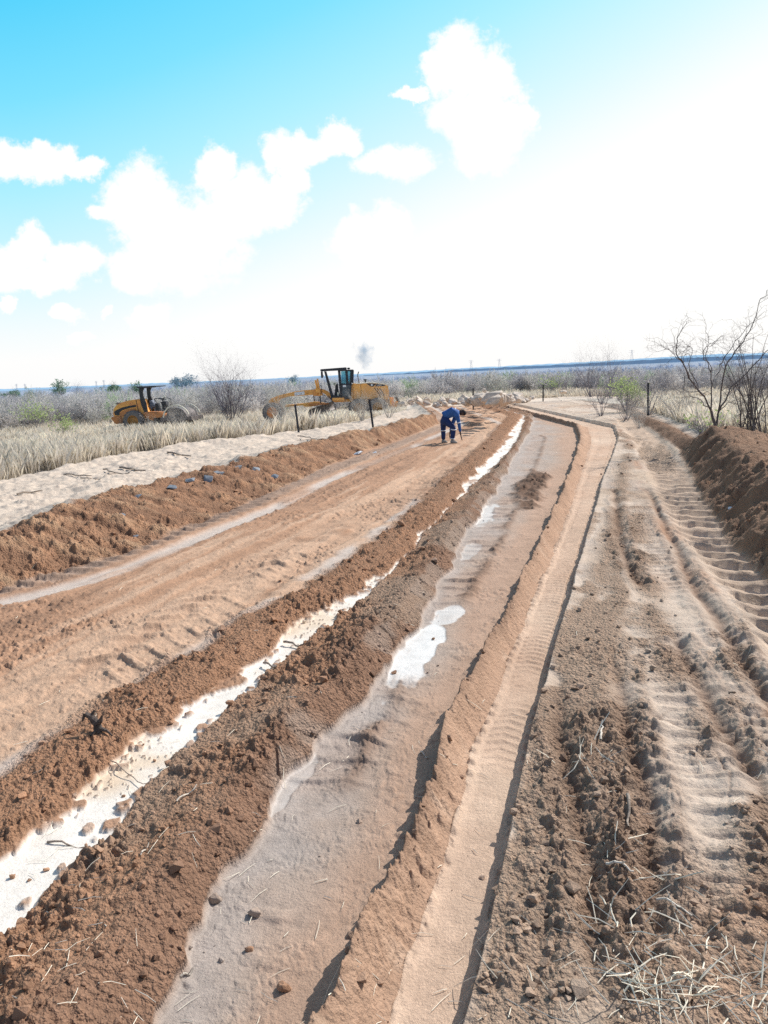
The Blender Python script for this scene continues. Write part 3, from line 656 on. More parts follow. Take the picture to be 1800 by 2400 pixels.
def leaves_arrays(pts, n, size, spread, rg):
    c = np.array([pts[i] for i in rg.integers(0, len(pts), n)]) + rg.normal(0, spread, (n, 3))
    a = rg.normal(size=(n, 3)); a /= np.linalg.norm(a, axis=1, keepdims=True); b = np.cross(a, rg.normal(size=(n, 3))); b /= np.linalg.norm(b, axis=1, keepdims=True)
    s = size * rg.uniform(.6, 1.3, (n, 1)); V = np.stack([c - a * s, c + b * s * .45, c + a * s, c - b * s * .45], 1).reshape(-1, 3)
    return V, np.arange(4 * n).reshape(-1, 4)
bush_me = {}
specs = {'a': (1, 2.4, 11, .75), 'b': (2, 2.2, 14, .9), 'c': (3, 2.7, 9, .6), 'd': (4, 2.0, 13, 1.1), 'e': (5, 2.5, 12, .8), 'f': (9, 2.5, 24, .85)}
for k, (sd, hh, st, sp) in specs.items():
    sg, _ = branchy(sd, hh, st, sp, 3, .018, kids=(2, 4)); V, Fc = seg_arrays(sg)
    bush_me[k] = raw_mesh('thorn_bush', V, Fc, TWIG, True, link=False)
def bush_at(px, py, k, sc_, label, group=None, mat=None, z=None, name='thorn_bush', depth=None):
    if depth is None:
        p = P(px, py, 0)
        for _ in range(4): p = P(px, py, base(np.array([p[0]]), np.array([p[1]]))[0])
    else: p = PD(px, py, depth)
    me = bush_me[k]
    if mat:
        kk = (k, mat.name)
        if kk not in bush_me: bush_me[kk] = me.copy(); bush_me[kk].materials[0] = mat
        me = bush_me[kk]
    o = bpy.data.objects.new(name, me); COL.objects.link(o); o.location = (p[0], p[1], H(p[0], p[1]) - .02); o.rotation_euler = (0, 0, rng.uniform(0, 6.28)); s = sc_
    o.scale = (s, s, s); return tag(o, label, 'bush', group)
TWIGM = thinned(simple('dark_twigs', (.23, .205, .24), .85, var=.25, scale=2), .2)
bush_at(545, 994, 'f', 1.75, 'large round leafless grey bush between the roller and the grader', mat=TWIGM)
bush_at(480, 985, 'd', .95, 'low leafless bush just left of the large round grey bush', )
bush_at(660, 998, 'f', .80, 'thin pale leafless shrub in front of the front wheels of the grader', mat=TWIGP)
bush_at(650, 992, 'b', .55, 'small leafless shrub left of the left fence post', mat=TWIGP)
bush_at(912, 992, 'f', .60, 'leafless shrub behind the second fence post hiding the rear wheels', mat=TWIGP)
bush_at(835, 975, 'e', .62, 'scrubby pale shrub below the cab of the grader', mat=TWIGP)
bush_at(940, 925, 'c', .95, 'upright leafless bush just right of the back of the grader')
bush_at(1062, 930, 'b', .9, 'pale brown leafless bush behind the rubble beside the bent worker', mat=TWIGP)
bush_at(1385, 930, 'a', 1.35, 'big tangled leafless bush right of the bend behind the road edge')
bush_at(1430, 935, 'c', 1.25, 'tall twiggy leafless bush just left of the leafy green bush')
bush_at(1330, 928, 'b', .9, 'leafless bush behind the fence post at the bend')
bush_at(200, 985, 'c', .95, 'pale bare shrub standing above the green bush on the far left', mat=TWIGP)
bush_at(1590, 990, 'd', .8, 'sprawling leafless shrub right of the right-hand fence post', mat=TWIGP)
bush_at(1500, 1000, 'd', .55, 'low dead shrub in front of the right-hand fence post', mat=TWIGP)
bush_at(1540, 945, 'e', .8, 'grey leafless bush behind the right-hand fence post')
bush_at(300, 1012, 'f', .5, 'pale wispy shrub in front of the rear wheel of the roller', mat=TWIGP)
bush_at(418, 1008, 'f', .62, 'wispy shrub in front of the drum of the roller', mat=TWIGP)
bush_at(355, 1020, 'e', .5, 'small wispy shrub between the wheel and the drum of the roller', mat=TWIGP)
bush_at(780, 985, 'd', .5, 'low pale shrub between the blade and the rear wheels of the grader', mat=TWIGP)
bush_at(850, 1000, 'f', .55, 'pale bushy shrub covering the front rear wheel of the grader', mat=TWIGP)
for i in range(16):
    px = rng.uniform(1400, 1830); py = rng.uniform(925, 985)
    bush_at(px, py, 'abcde'[i % 5], rng.uniform(.55, .95), 'grey leafless bush in the brush beyond the right earth bank', 'brush beyond the right earth bank')
# filler shrubs at the edge of the field
gl = 'bushes scattered through the dry field left of the road'
for i in range(30):
    px = rng.uniform(-20, 780); py = rng.uniform(944, 958) - px * .035 + 12
    bush_at(px, py, 'abcde'[i % 5], rng.uniform(.65, 1.05), 'leafless grey thorn bush at the back of the dry field left of the road', gl)
gr_ = 'bushes scattered through the scrub right of the road'
for i in range(30):
    px = rng.uniform(1000, 1830); py = rng.uniform(904, 920) - (px - 900) * .035 + 4
    bush_at(px, py, 'abcde'[i % 5], rng.uniform(.75, 1.1), 'leafless grey thorn bush in the scrub behind the right side of the road', gr_)

def thicket():
    protos = []
    for s in range(8):
        sg, _ = branchy(50 + s, 2.3, 9, .85, 2, .03, kids=(2, 4)); sg = [q for q in sg]
        P0 = np.array([q[0] for q in sg]); P1 = np.array([q[1] for q in sg]); protos.append((P0, P1))
    x, y = sample_region(4200, 66, 420, -40, 40, lambda x, y: np.ones(len(x), bool)); z = Hs(x, y)
    Vs, Fs, Cs, off = [], [], [], 0
    for i in range(len(x)):
        P0, P1 = protos[i % 8]; dist = math.hypot(x[i], y[i]); a = rng.uniform(0, 6.28); ca, sa = math.cos(a), math.sin(a); s = rng.uniform(.55, .98) * (1 if dist > 90 else .9)
        s *= .86 if x[i] > -4 else 1
        Rm = np.array([[ca, sa, 0], [-sa, ca, 0], [0, 0, 1]]) * s; o_ = np.array([x[i], y[i], z[i]])
        k = rng.random(len(P0)) < (1 if dist < 140 else .6); A = P0[k] @ Rm + o_; B = P1[k] @ Rm + o_; w = .010 + dist * .00016
        d = B - A; side = np.cross(d, rng.normal(size=d.shape)); side /= np.maximum(np.linalg.norm(side, axis=1, keepdims=True), 1e-9); side *= w
        m = len(A); V = np.stack([A - side, A + side, B + side * .6, B - side * .6], 1).reshape(-1, 3)
        Vs.append(V); Fs.append(np.arange(4 * m).reshape(-1, 4) + off); off += 4 * m
        t = min(1, max(0, (dist - 90) / 300)); near_c = np.array([[.52,.495,.49],[.41,.395,.41],[.64,.605,.575],[.50,.485,.45]][rng.integers(4)]); far_c = np.array([.40, .49, .64])  # far bushes fade to blue, haze painted into their colour
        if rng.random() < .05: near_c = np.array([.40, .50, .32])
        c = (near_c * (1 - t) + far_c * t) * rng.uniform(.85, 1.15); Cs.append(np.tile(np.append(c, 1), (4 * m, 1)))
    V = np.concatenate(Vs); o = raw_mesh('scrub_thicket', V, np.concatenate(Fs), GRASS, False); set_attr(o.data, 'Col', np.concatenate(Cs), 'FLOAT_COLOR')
    tag(o, 'grey leafless scrub covering the plain as far as the horizon', 'scrub', kind='stuff')
thicket()

def leafy_bush(px, py, k, sc_, n, size, label, spread=.08, depth=None, leaf=LEAF, name='leafy_bush'):
    sd, hh, st, sp = specs[k]
    p = P(px, py, 0)
    for _ in range(4): p = P(px, py, base(np.array([p[0]]), np.array([p[1]]))[0])
    sg, tips = branchy(sd + 20, hh * sc_, st, sp, 2, .014); V, Fc = seg_arrays(sg)
    root = empty(name, (p[0], p[1], H(p[0], p[1]) - .02), 0, label, 'bush')
    raw_mesh('stems', V, Fc, TWIG, True, parent=root)
    tp = np.array([t[:] for t in tips]); tp = tp[tp[:, 2] > np.percentile(tp[:, 2], 25)]
    V, Fc = leaves_arrays(tp, n, size, spread, rng); raw_mesh('leaves', V, Fc, leaf, False, parent=root)
    return root
leafy_bush(85, 1015, 'e', .75, 700, .07, 'bright green leafy bush in the dry grass at the far left edge', .12)
leafy_bush(150, 1030, 'b', .6, 420, .065, 'small green sprouting shrub just right of the far left leafy bush', .12)
leafy_bush(12, 1000, 'd', .7, 260, .06, 'sparse green sprigs cut off by the left edge of the picture', .12)
leafy_bush(1466, 968, 'b', .56, 900, .055, 'fresh light green leafy bush beside the bend of the road', .13)
leafy_bush(1290, 925, 'd', .6, 250, .08, 'small green shrub at the fence post on the bend', .12)
leafy_bush(1650, 1035, 'd', .35, 120, .05, 'low green sprigs in the brush behind the big earth heap', .1)

# trees far out on the plain
def tree(px, py, depth, hh, kind, label):
    p = PD(px, py, depth); gz = float(base(np.array([p[0]]), np.array([p[1]]))[0])
    root = empty('tree', (p[0], p[1], gz), 0, label, 'tree')
    sg, tips = branchy(int(px) + 3, hh * .75, 5, .7 if kind != 'flat' else 1.3, 2, .09 * hh / 5, trunk=True)
    V, Fc = seg_arrays(sg); V2, F2 = seg_arrays([((0, 0, -.2), (0, 0, hh * .3), .1 * hh / 5, .08 * hh / 5)])
    up = np.array([0, 0, hh * .28]); raw_mesh('trunk', V2, F2, TWIGD, True, parent=root)
    if kind == 'bare':
        # a haze of fine twigs
        s2, t2 = branchy(int(px) + 9, hh * .6, 12, .8, 3, .03 * hh / 5, trunk=True, kids=(3, 4)); Vc, Fc2 = seg_arrays(s2)
        raw_mesh('crown', Vc + up, Fc2, TWIGB, True, parent=root)
    else:
        raw_mesh('branches', V + up, Fc, TWIGD, True, parent=root)
        tp = np.array([t[:] for t in tips]) + up; 
        if kind == 'flat': tp[:, 2] = hh * .62 + (tp[:, 2] - tp[:, 2].min()) * .3
        Vl, Fl = leaves_arrays(tp, 900, .045 * hh, .055 * hh, rng); raw_mesh('crown', Vl, Fl, LEAFD if kind != 'haze' else LEAFB, False, parent=root)
tree(180, 915, 170, 5.2, 'bare', 'round bare tree rising above the white hut roof on the left horizon')
tree(18, 925, 150, 3.6, 'flat', 'dark green flat crowned tree at the left edge of the horizon')
tree(145, 918, 160, 3.9, 'leafy', 'dark green two topped tree just left of the round bare tree')
tree(72, 925, 150, 2.8, 'leafy', 'small rounded green tree in the scrub right of the leftmost flat crowned tree')
tree(268, 915, 150, 4.2, 'flat', 'wide olive green flat crowned tree left of the roller')
tree(325, 925, 130, 3.0, 'leafy', 'round dark green bush tree behind the canopy of the roller')
tree(410, 905, 260, 4.6, 'haze', 'hazy blue green tree just right of the roller canopy on the horizon')
tree(445, 905, 270, 4.9, 'haze', 'hazy blue green tree in the middle of the far tree group')
tree(462, 903, 280, 6.2, 'bare', 'tall bare tree at the right of the far tree group')
tree(430, 908, 240, 4.5, 'haze', 'low hazy tree in front of the far tree group')
tree(690, 905, 240, 3.6, 'haze', 'hazy dark tree behind the front frame of the grader')

# bare sapling tree and thicket at the right edge
def bare_tree(px, py, depth, label, seed, hh, stems, spread, thick, name='bare_tree', levels=3, rz=0):
    p = PD(px, py, depth); root = empty(name, (p[0], p[1], H(p[0], p[1])), rz, label, 'tree')
    return root
rt = bare_tree(1676, 1000, 19.5, 'leafless dark sapling with spreading thorny branches behind the right earth heap', 0, 0, 0, 0, 0)
def tree_limbs(root, limbs, seed, mat, sub=2):
    rg = random.Random(seed); tr, tw = [], []
    def wig(a, b, n, amp):
        pts = [a]
        for i in range(1, n): pts.append(a.lerp(b, i / n) + Vector((rg.gauss(0, amp), rg.gauss(0, amp), rg.gauss(0, amp))))
        return pts + [b]
    def twig(p, d, L, rad, lev):
        n = 4; q = p; dd = d.copy()
        for i in range(n):
            dd = (dd + Vector((rg.gauss(0, .25), rg.gauss(0, .25), rg.gauss(0, .22)))).normalized(); e = q + dd * L / n; tw.append((q[:], e[:], rad * (1 - .6 * i / n), rad * (1 - .6 * (i + 1) / n))); q = e
            if lev < sub and rg.random() < .85:
                s = dd.cross(Vector((rg.gauss(0, 1), rg.gauss(0, 1), rg.gauss(0, 1)))).normalized(); twig(q, (dd * .6 + s * .9).normalized(), L * rg.uniform(.4, .65), rad * .6, lev + 1)
    for pts, r0_, r1_, main in limbs:
        pts = [Vector(p) for p in pts]; full = []
        for a, b in zip(pts[:-1], pts[1:]): full += wig(a, b, 4, .012 if main else .02)[:-1]
        full.append(pts[-1]); n = len(full) - 1
        for i in range(n):
            ra = r0_ + (r1_ - r0_) * i / n; rb = r0_ + (r1_ - r0_) * (i + 1) / n
            (tr if main else tw).append((full[i][:], full[i + 1][:], ra, rb))
            if not main and i > 1 and rg.random() < .75:
                dd = (full[i + 1] - full[i]).normalized(); s = dd.cross(Vector((rg.gauss(0, 1), rg.gauss(0, 1), rg.gauss(0, 1)))).normalized()
                twig(full[i], (dd * .7 + s * .8).normalized(), rg.uniform(.25, .6), max(.004, ra * .4), 0)
    V, Fc = seg_arrays(tr, 7); raw_mesh('trunk', V, Fc, mat, True, parent=root); V, Fc = seg_arrays(tw, 4); raw_mesh('crown', V, Fc, mat, True, parent=root)
# limb joints measured on the photo crop (3.16 px per source px), about 92 px per metre
def TL(x, y, dy=0): return ((x - 880) / 3.16 / 92.0, dy, (1140 - y) / 3.16 / 92.0)
tree_limbs(rt, [([TL(885,1150), TL(880,1060), TL(850,960,.02)], .045, .032, True), ([TL(895,1150,.05), TL(905,980,.05)], .032, .024, True),
    ([TL(850,960,.02), TL(740,810,-.1), TL(610,610,-.2), TL(555,545,-.25), TL(560,430,-.2), TL(630,310,-.2)], .028, .005, False),
    ([TL(610,610,-.2), TL(520,520,-.2), TL(430,460,-.3)], .012, .003, False),
    ([TL(850,960,.02), TL(855,800,.1), TL(860,680,.2), TL(830,560,.3), TL(860,470,.3), TL(960,420,.3)], .020, .004, False),
    ([TL(740,810,-.1), TL(700,640,.2), TL(730,500,.3), TL(640,430,.35)], .013, .003, False),
    ([TL(905,980,.05), TL(930,640,-.1), TL(1000,520,-.15), TL(1100,350,-.2), TL(1140,180,-.25), TL(1230,80,-.3)], .022, .003, False),
    ([TL(905,980,.05), TL(1000,790,.1), TL(1150,660,.15), TL(1290,530,.2), TL(1380,470,.2)], .022, .005, False),
    ([TL(880,700,0), TL(940,580,.1), TL(1060,440,.2), TL(1130,350,.2), TL(1240,260,.2)], .012, .003, False),
    ([TL(860,680,.2), TL(780,560,0), TL(800,440,-.1), TL(770,350,-.1)], .011, .003, False),
    ([TL(820,930,0), TL(760,860,.2), TL(690,850,.3), TL(600,860,.4)], .012, .003, False),
    ([TL(910,960,0), TL(960,900,-.2), TL(1050,860,-.3)], .012, .003, False)], 5, TWIGD)
rt2 = bare_tree(1772, 1030, 20.5, 'dense clump of dark leafless stems cut off by the right edge', 0, 0, 0, 0, 0, name='bare_shrub'); rt2['category'] = 'bush'
rg = random.Random(12); lm = []
for i in range(26):
    a = rg.uniform(0, 6.28); t_ = rg.uniform(.1, .75); hgt = rg.uniform(1.3, 3.0); bx, by = rg.gauss(0, .28), rg.gauss(0, .25)
    lm.append(([(bx, by, -.05), (bx + math.cos(a) * t_ * hgt * .3, by + math.sin(a) * t_ * hgt * .3, hgt * .5), (bx + math.cos(a) * t_ * hgt * .75, by + math.sin(a) * t_ * hgt * .75, hgt)], .02, .004, i < 2))
tree_limbs(rt2, lm, 8, TWIGD)

# ------------------------------------------------------------------ fence posts
POST = simple('tarred_steel', (.03, .035, .05), .6, var=.3, scale=20)
def fence_post(bx, by, tx, ty, depth, label, w=.05):
    b = PD(bx, by, depth); gz = H(b[0], b[1]); t = PD(tx, ty, depth); top = Vector((t[0] - b[0], 0, max(.7, t[2] - gz)))
    root = empty('fence_post', (b[0], b[1], gz), 0, label, 'fence post', 'dark fence posts standing along both sides of the road')
    mb = MB(); foot = Vector((0, 0, -.25)); ax = (top - Vector((0, 0, 0))); d = ax.normalized(); rot = Vector((0, 0, 1)).rotation_difference(d).to_matrix()
    L_ = ax.length + .25; c = foot + d * L_ / 2
    mb.box(c + rot @ Vector((0, w * .45, 0)), (w, w * .16, L_), rot); mb.box(c, (w * .16, w * .9, L_ - .004), rot)
    mb.build('rail', POST, root)
    m2 = MB(); m2.box(Vector((0, 0, 0)) + rot @ Vector((0, w * .45, top.length + .0)), (w * 1.25, w * .5, .03), rot); m2.build('cap', POST, root)
fence_post(702, 1026, 694, 948, 27.5, 'dark leaning fence post in front of the blade of the grader', .075)
fence_post(876, 1009, 867, 936, 28.5, 'dark fence post in front of the rear wheels of the grader', .075)
fence_post(1109, 951, 1108, 911, 45, 'dark fence post standing in front of the rubble rocks right of the worker', .08)
fence_post(1273, 934, 1272, 902, 50, 'dark fence post at the bend left of the big tangled bush', .08)
fence_post(1519, 964, 1516, 898, 33, 'dark fence post right of the leafy green bush', .085)
fence_post(1602, 908, 1603, 881, 62, 'thin distant fence post seen through the sapling branches', .06)

# ------------------------------------------------------------------ rubble
ROCK = simple('sandstone', (.66, .55, .45), .9, var=.28, scale=2.2, bump=.5)
def angular(seed, n=14):
    rg_ = np.random.default_rng(seed); pts = rg_.normal(size=(n, 3)); pts /= np.linalg.norm(pts, axis=1, keepdims=True); pts *= rg_.uniform(.75, 1, (n, 1))
    bm = bmesh.new(); [bm.verts.new(p) for p in pts]; r = bmesh.ops.convex_hull(bm, input=bm.verts); 
    bmesh.ops.delete(bm, geom=[v for v in bm.verts if not v.link_faces], context='VERTS')
    bmesh.ops.bevel(bm, geom=list(bm.edges), offset=.05, segments=1, affect='EDGES')
    me = bpy.data.meshes.new('rock'); bm.to_mesh(me); bm.free(); return me
rock_me = []
for s in range(9):
    me = angular(s + 40); me.materials.append(ROCK); rock_me.append(me)
def rock(px, py, z, size, label, group, k, sq=(1, .8, .6)):
    p = P(px, py, z); o = bpy.data.objects.new('rubble_rock', rock_me[k % 9]); COL.objects.link(o); gz = H(p[0], p[1])
    o.location = (p[0], p[1], max(gz, z) + size * sq[2] * .35); o.scale = (size * sq[0], size * sq[1], size * sq[2]); o.rotation_euler = (rng.uniform(-.4, .4), rng.uniform(-.5, .5), rng.uniform(0, 6.28))
    return tag(o, label, 'rock', group)
for i in range(64):
    px = rng.uniform(942, 1085); f = rng.random(); py = 957 - (px - 900) * .035 - f * 14
    rock(px, py, .0 + .25 * (rng.random() < .35), rng.uniform(.18, .46), 'broken sandstone block in the low scatter of rubble between grader and worker', 'rubble rocks strewn between the grader and the worker', i)
for i in range(110):
    t = rng.beta(1.6, 2.0); px = 1085 + t * 170; py = 949 - (px - 1085) * .05 - rng.random() * 11; topz = 1.15 * math.exp(-((px - 1150) / 55) ** 2)
    rock(px, py, topz * rng.random() ** .7, rng.uniform(.24, .58) * (1 if px < 1200 else .8), 'broken sandstone block in the heaped rubble behind the bend', 'rubble rocks heaped behind the bend', i)
rock(1120, 930, .35, .75, 'large flat tan slab lying on top of the rubble heap at the bend', None, 3, (1.3, .8, .4))
rock(1212, 938, .1, .62, 'large pale boulder at the right end of the rubble heap', None, 5, (.9, .8, .9))
rock(1135, 925, .55, .42, 'upright reddish block on the rubble heap left of its middle', None, 1, (.45, .5, 1.1))
for i in range(9): rock(1300 + rng.uniform(-18, 26), 921 + rng.uniform(-5, 2), rng.uniform(-.1, .5), rng.uniform(.3, .5), 'tan rock in the small pile among the bushes right of the bend', 'tan rocks piled among the bushes', i + 2)

# slabs on the left bank
SLAB = simple('blue_grey_slate', (.20, .215, .24), .55, var=.25, scale=8, bump=.3)
def slab(sx, sy, size, label, z=.33, k=0, mat=SLAB, name='stone_slab', cat='stone', flat=.16, group=None):
    p = P(sx, sy, z); me = angular(60 + k, 9); me.materials.append(mat); o = bpy.data.objects.new(name, me); COL.objects.link(o)
    o.location = (p[0], p[1], H(p[0], p[1]) + size * .10); o.scale = (size, size * .75, size * flat * 1.5); o.rotation_euler = (rng.uniform(.1, .7), rng.uniform(-.3, .3), rng.uniform(-.6, .6)); tag(o, label, cat, group)
for i, (cx, cy, s, z, lb) in enumerate([(760,268,.15,.36,'dark flat slab on the left bank crest, nearest of the row'), (955,215,.16,.36,'grey slab on the left bank crest, second nearest of the row'), (1060,175,.17,.38,'small dark slab on the left bank crest, third of the row'), (1140,158,.23,.38,'broad blue grey slab in the middle of the bank crest row'), (1222,133,.17,.38,'narrow dark slab just beyond the broad blue grey one'), (1330,108,.26,.38,'largest dark slab at the far end of the bank crest row'), (1415,92,.18,.38,'dark slab half buried in the crest past the largest one'), (672,382,.13,.22,'grey slab stuck in the face of the left bank below the crest'), (742,466,.11,.12,'small grey slab low on the face of the left bank'), (1520,145,.15,.2,'light edged slab standing on the bank face at the far end')]):
    slab(cx / 2.37, 1050 + cy / 2.37, s, lb, z, i, group='slate slabs sticking out of the left bank')
LITTER = simple('white_plastic', (.75, .78, .82), .4, var=.15, scale=9, bump=.6)
slab(838, 1049, .2, 'crumpled white plastic sheet lying on the left bank', .2, 21, LITTER, 'plastic_scrap', 'litter', .3)
slab(877, 1053, .1, 'small white scrap on the bank right of the plastic sheet', .12, 22, LITTER, 'plastic_scrap', 'litter', .5)
slab(1715, 1166, .07, 'small white plastic scrap on the left slope of the big right earth heap', .3, 23, LITTER, 'plastic_scrap', 'litter', .5)

# individually visible clods
Vi, Fi = ico(3)
clod_lab = [((394,1786),.045,'round orange clod lying on the white strip'),((361,1770),.022,'small clod left of the round orange clod on the white strip'),((288,1851),.020,'small clod in the middle of the near white strip'),((27,2038),.028,'flat clod on the white strip at the left edge'),
    ((538,1655),.045,'dark clod on the white strip below the earth crossing'),((618,1588),.055,'large clod at the right edge of the white strip'),((672,2*800-60),.02,'small clod on the wide part of the white strip'),((499,2088),.05,'smooth grey clod on the grey lane beside the windrow'),((594,2117),.05,'smooth rounded grey clod in the middle of the grey lane'),
    ((822,2201),.035,'reddish clod near the track ridge at the bottom'),((662,2290),.045,'dark clod low in the grey lane at the bottom'),((1064,1173),.075,'dark clod beside the narrow part of the white strip'),((941,1241),.09,'pair sized clod on the berm left of the white strip'),((584,2198),.03,'small dark clod in the grey lane above the bottom clod'),
    ((400,1690),.03,'clod near the left edge of the white strip'),((410,1995),.0,'')]
for i, ((px, py), s, lb) in enumerate(clod_lab):
    if s == 0: continue
    s *= .62
    p = P(px, py); V = lumpy(Vi, .5, i + 30, 1.4); dirs = np.random.default_rng(i).normal(size=(9, 3)); dirs /= np.linalg.norm(dirs, axis=1, keepdims=True)
    for dd_ in dirs: pr_ = V @ dd_; V = V - np.maximum(pr_ - .62, 0)[:, None] * dd_ * .85
    V = V + .10 * np.array([[mnoise.noise(Vector(v) * 5)] * 3 for v in V]) * V
    o = raw_mesh('earth_clod', V * s * np.array([1.1, .9, .8]), Fi, SOIL); c = np.tile(np.append((GREY if 'grey' in lb and 'dark' not in lb else ROAD * 1.05), 1), (len(V), 1)); set_attr(o.data, 'Col', c, 'FLOAT_COLOR'); set_attr(o.data, 'wet', np.zeros(len(V)))
    o.location = (p[0], p[1], H(p[0], p[1]) + s * .45); tag(o, lb, 'clod', 'clods lying loose on the road')

# sticks and stump
WOOD = simple('weathered_wood', (.30, .24, .19), .85, var=.4, scale=14, bump=.4); WOODP = simple('pale_wood', (.62, .55, .46), .85, var=.3, scale=14)
def stick(a, b, rad, label, mat=WOOD, z=0.0, fork=False, name='stick'):
    p = P(*a, z); q = P(*b, z); n = 7; pts = []
    for i in range(n + 1):
        t = i / n; x = p[0] + (q[0] - p[0]) * t; y = p[1] + (q[1] - p[1]) * t; L_ = math.hypot(q[0] - p[0], q[1] - p[1]); x += rng.normal(0, L_ * .015); y += rng.normal(0, L_ * .015); pts.append((x, y, H(x, y)))
    zs = [c[2] for c in pts]; pts = [(c[0], c[1], max(c[2], .5 * (max(zs) + c[2])) + rad + .01 * math.sin(i)) for i, c in enumerate(pts)]
    o0 = np.array(pts[0]); sg = [(tuple(np.array(pts[i]) - o0), tuple(np.array(pts[i + 1]) - o0), rad * (1 - .5 * i / n), rad * (1 - .5 * (i + 1) / n)) for i in range(n)]
    if fork:
        m_ = np.array(pts[4]) - o0; d_ = np.array(pts[7]) - np.array(pts[4]); e_ = m_ + np.array([d_[1] * .5 + d_[0] * .5, -d_[0] * .5 + d_[1] * .5, .03]); sg.append((tuple(m_), tuple(e_), rad * .6, rad * .3))
    V, Fc = sticks_mesh('', sg, None, 6); o = raw_mesh(name, V, Fc, mat, True); o.location = tuple(o0); tag(o, label, 'stick')
stick((262,1780),(347,1840),.004,'thin dark stick bent across the near part of the white strip')
stick((111,1958),(212,1971),.006,'grey stick across the white strip near the bottom left')
stick((415,1908),(467,1870),.005,'pale forked twig on the brown windrow',WOODP,fork=True)
stick((665,1501),(712,1512),.012,'short dark stick over the white strip above the earth crossing')
stick((620,1550),(650,1569),.010,'grey stick leaning at the edge of the earth crossing')
stick((332,2030),(352,2002),.005,'small pale bark strip on the lower windrow',WOODP)
stick((985,1745),(1003,1760),.007,'short pale wood chip on the grey lane near its ridge',WOODP,fork=True)
stick((422,2270),(452,2248),.005,'pale curled root on the grey lane at the bottom',WOODP,fork=True)
stick((1408,1765),(1412,1725),.008,'white twig standing on the pale mud plate right of the track',WOODP)
stick((1420,2075),(1485,2100),.007,'long pale stalk in the churned soil right of the track',WOODP,fork=True)
stick((1470,1900),(1474,1975),.010,'dark upright root sliver in the right-hand mud',WOOD)
stick((1540,2140),(1620,2190),.006,'pale straw coloured stalk at the lower right',WOODP,fork=True)
for a, b, r_, lb in [((282,1098),(340,1107),.03,'thick dark branch on the pale strip left of the road'),((150,1120),(215,1122),.018,'grey branch left of the thick dark one on the pale strip'),((240,1108),(300,1124),.02,'thin branch lying nearest below the thick dark one'),((40,1170),(100,1160),.02,'bleached branch on the pale strip at the far left'),((395,1066),(450,1072),.03,'dark branch farthest along the pale strip'),((190,1128),(238,1134),.014,'curved thin twig in front of the grey branch'),((700,1028),(760,1042),.02,'dark dead branch at the foot of the left fence post')]:
    stick(a, b, r_, lb, z=.25, fork=True, name='fallen_branch')
def stump():
    p = P(235, 1735); root = empty('tree_stump', (p[0], p[1], H(p[0], p[1])), 0, 'small gnarled root stump standing on the berm left of the white strip', 'stump')
    sg = [((0,0,-.05),(-.01,0,.07),.04,.035),((-.01,0,.07),(-.06,.01,.14),.034,.03),((-.06,.01,.14),(-.11,0,.17),.028,.018),((-.01,0,.07),(.03,-.02,.11),.026,.02),((.03,-.02,.11),(.05,-.03,.16),.02,.008),((-.06,.01,.14),(-.03,.02,.19),.02,.009),((0,0,.03),(.08,-.03,.02),.025,.012),((0,0,.03),(-.05,-.07,.0),.024,.01),((.08,-.03,.02),(.13,-.05,-.02),.012,.006),((-.11,0,.17),(-.13,-.02,.11),.016,.006)]
    V, Fc = sticks_mesh('', sg, None, 9); V = V * .75; o = raw_mesh('roots', V, Fc, simple('dark_root', (.13,.10,.085), .9, var=.6, scale=30, bump=.9), True, parent=root)
stump()

# ------------------------------------------------------------------ machines
YEL = simple('machine_yellow', (.95, .45, .09), .5, var=.12, scale=1.6, dirt=(.80, .38, .12)); YELF = simple('faded_yellow', (.86, .46, .10), .7, var=.2, scale=2.5, dirt=(.72, .30, .10)); ORNG = simple('rusty_orange', (.68, .28, .10), .8, var=.3, scale=3)
CREAM = simple('pale_cream', (.8, .74, .6), .5, var=.1); BLK = simple('black_paint', (.018, .022, .035), .45, var=.3, scale=3); TYRE = simple('dusty_rubber', (.12, .11, .115), .9, var=.4, scale=4, dirt=(.21, .19, .17)); STEEL = simple('worn_steel', (.20, .17, .16), .6, metal=.2, var=.35, scale=4)
WHT = simple('white_plate', (.8, .82, .86), .5, var=.06); CHROME = simple('bright_rod', (.6, .6, .62), .25, metal=.9, var=.1); RIM = simple('rim_ochre', (.42, .21, .06), .7, var=.4, scale=5)
def glass_mat():
    m, nt, b = mat_new('cab_glass'); b.inputs['Base Color'].default_value = (.35, .62, .70, 1); b.inputs['Roughness'].default_value = .05; b.inputs['Transmission Weight'].default_value = .85; b.inputs['IOR'].default_value = 1.05
    nz = nt.nodes.new('ShaderNodeTexNoise'); nz.inputs['Scale'].default_value = 3; mr = nt.nodes.new('ShaderNodeMapRange'); mr.inputs['To Min'].default_value = .03; mr.inputs['To Max'].default_value = .2
    nt.links.new(nz.outputs['Fac'], mr.inputs['Value']); nt.links.new(mr.outputs[0], b.inputs['Roughness']); return m
GLASS = glass_mat()
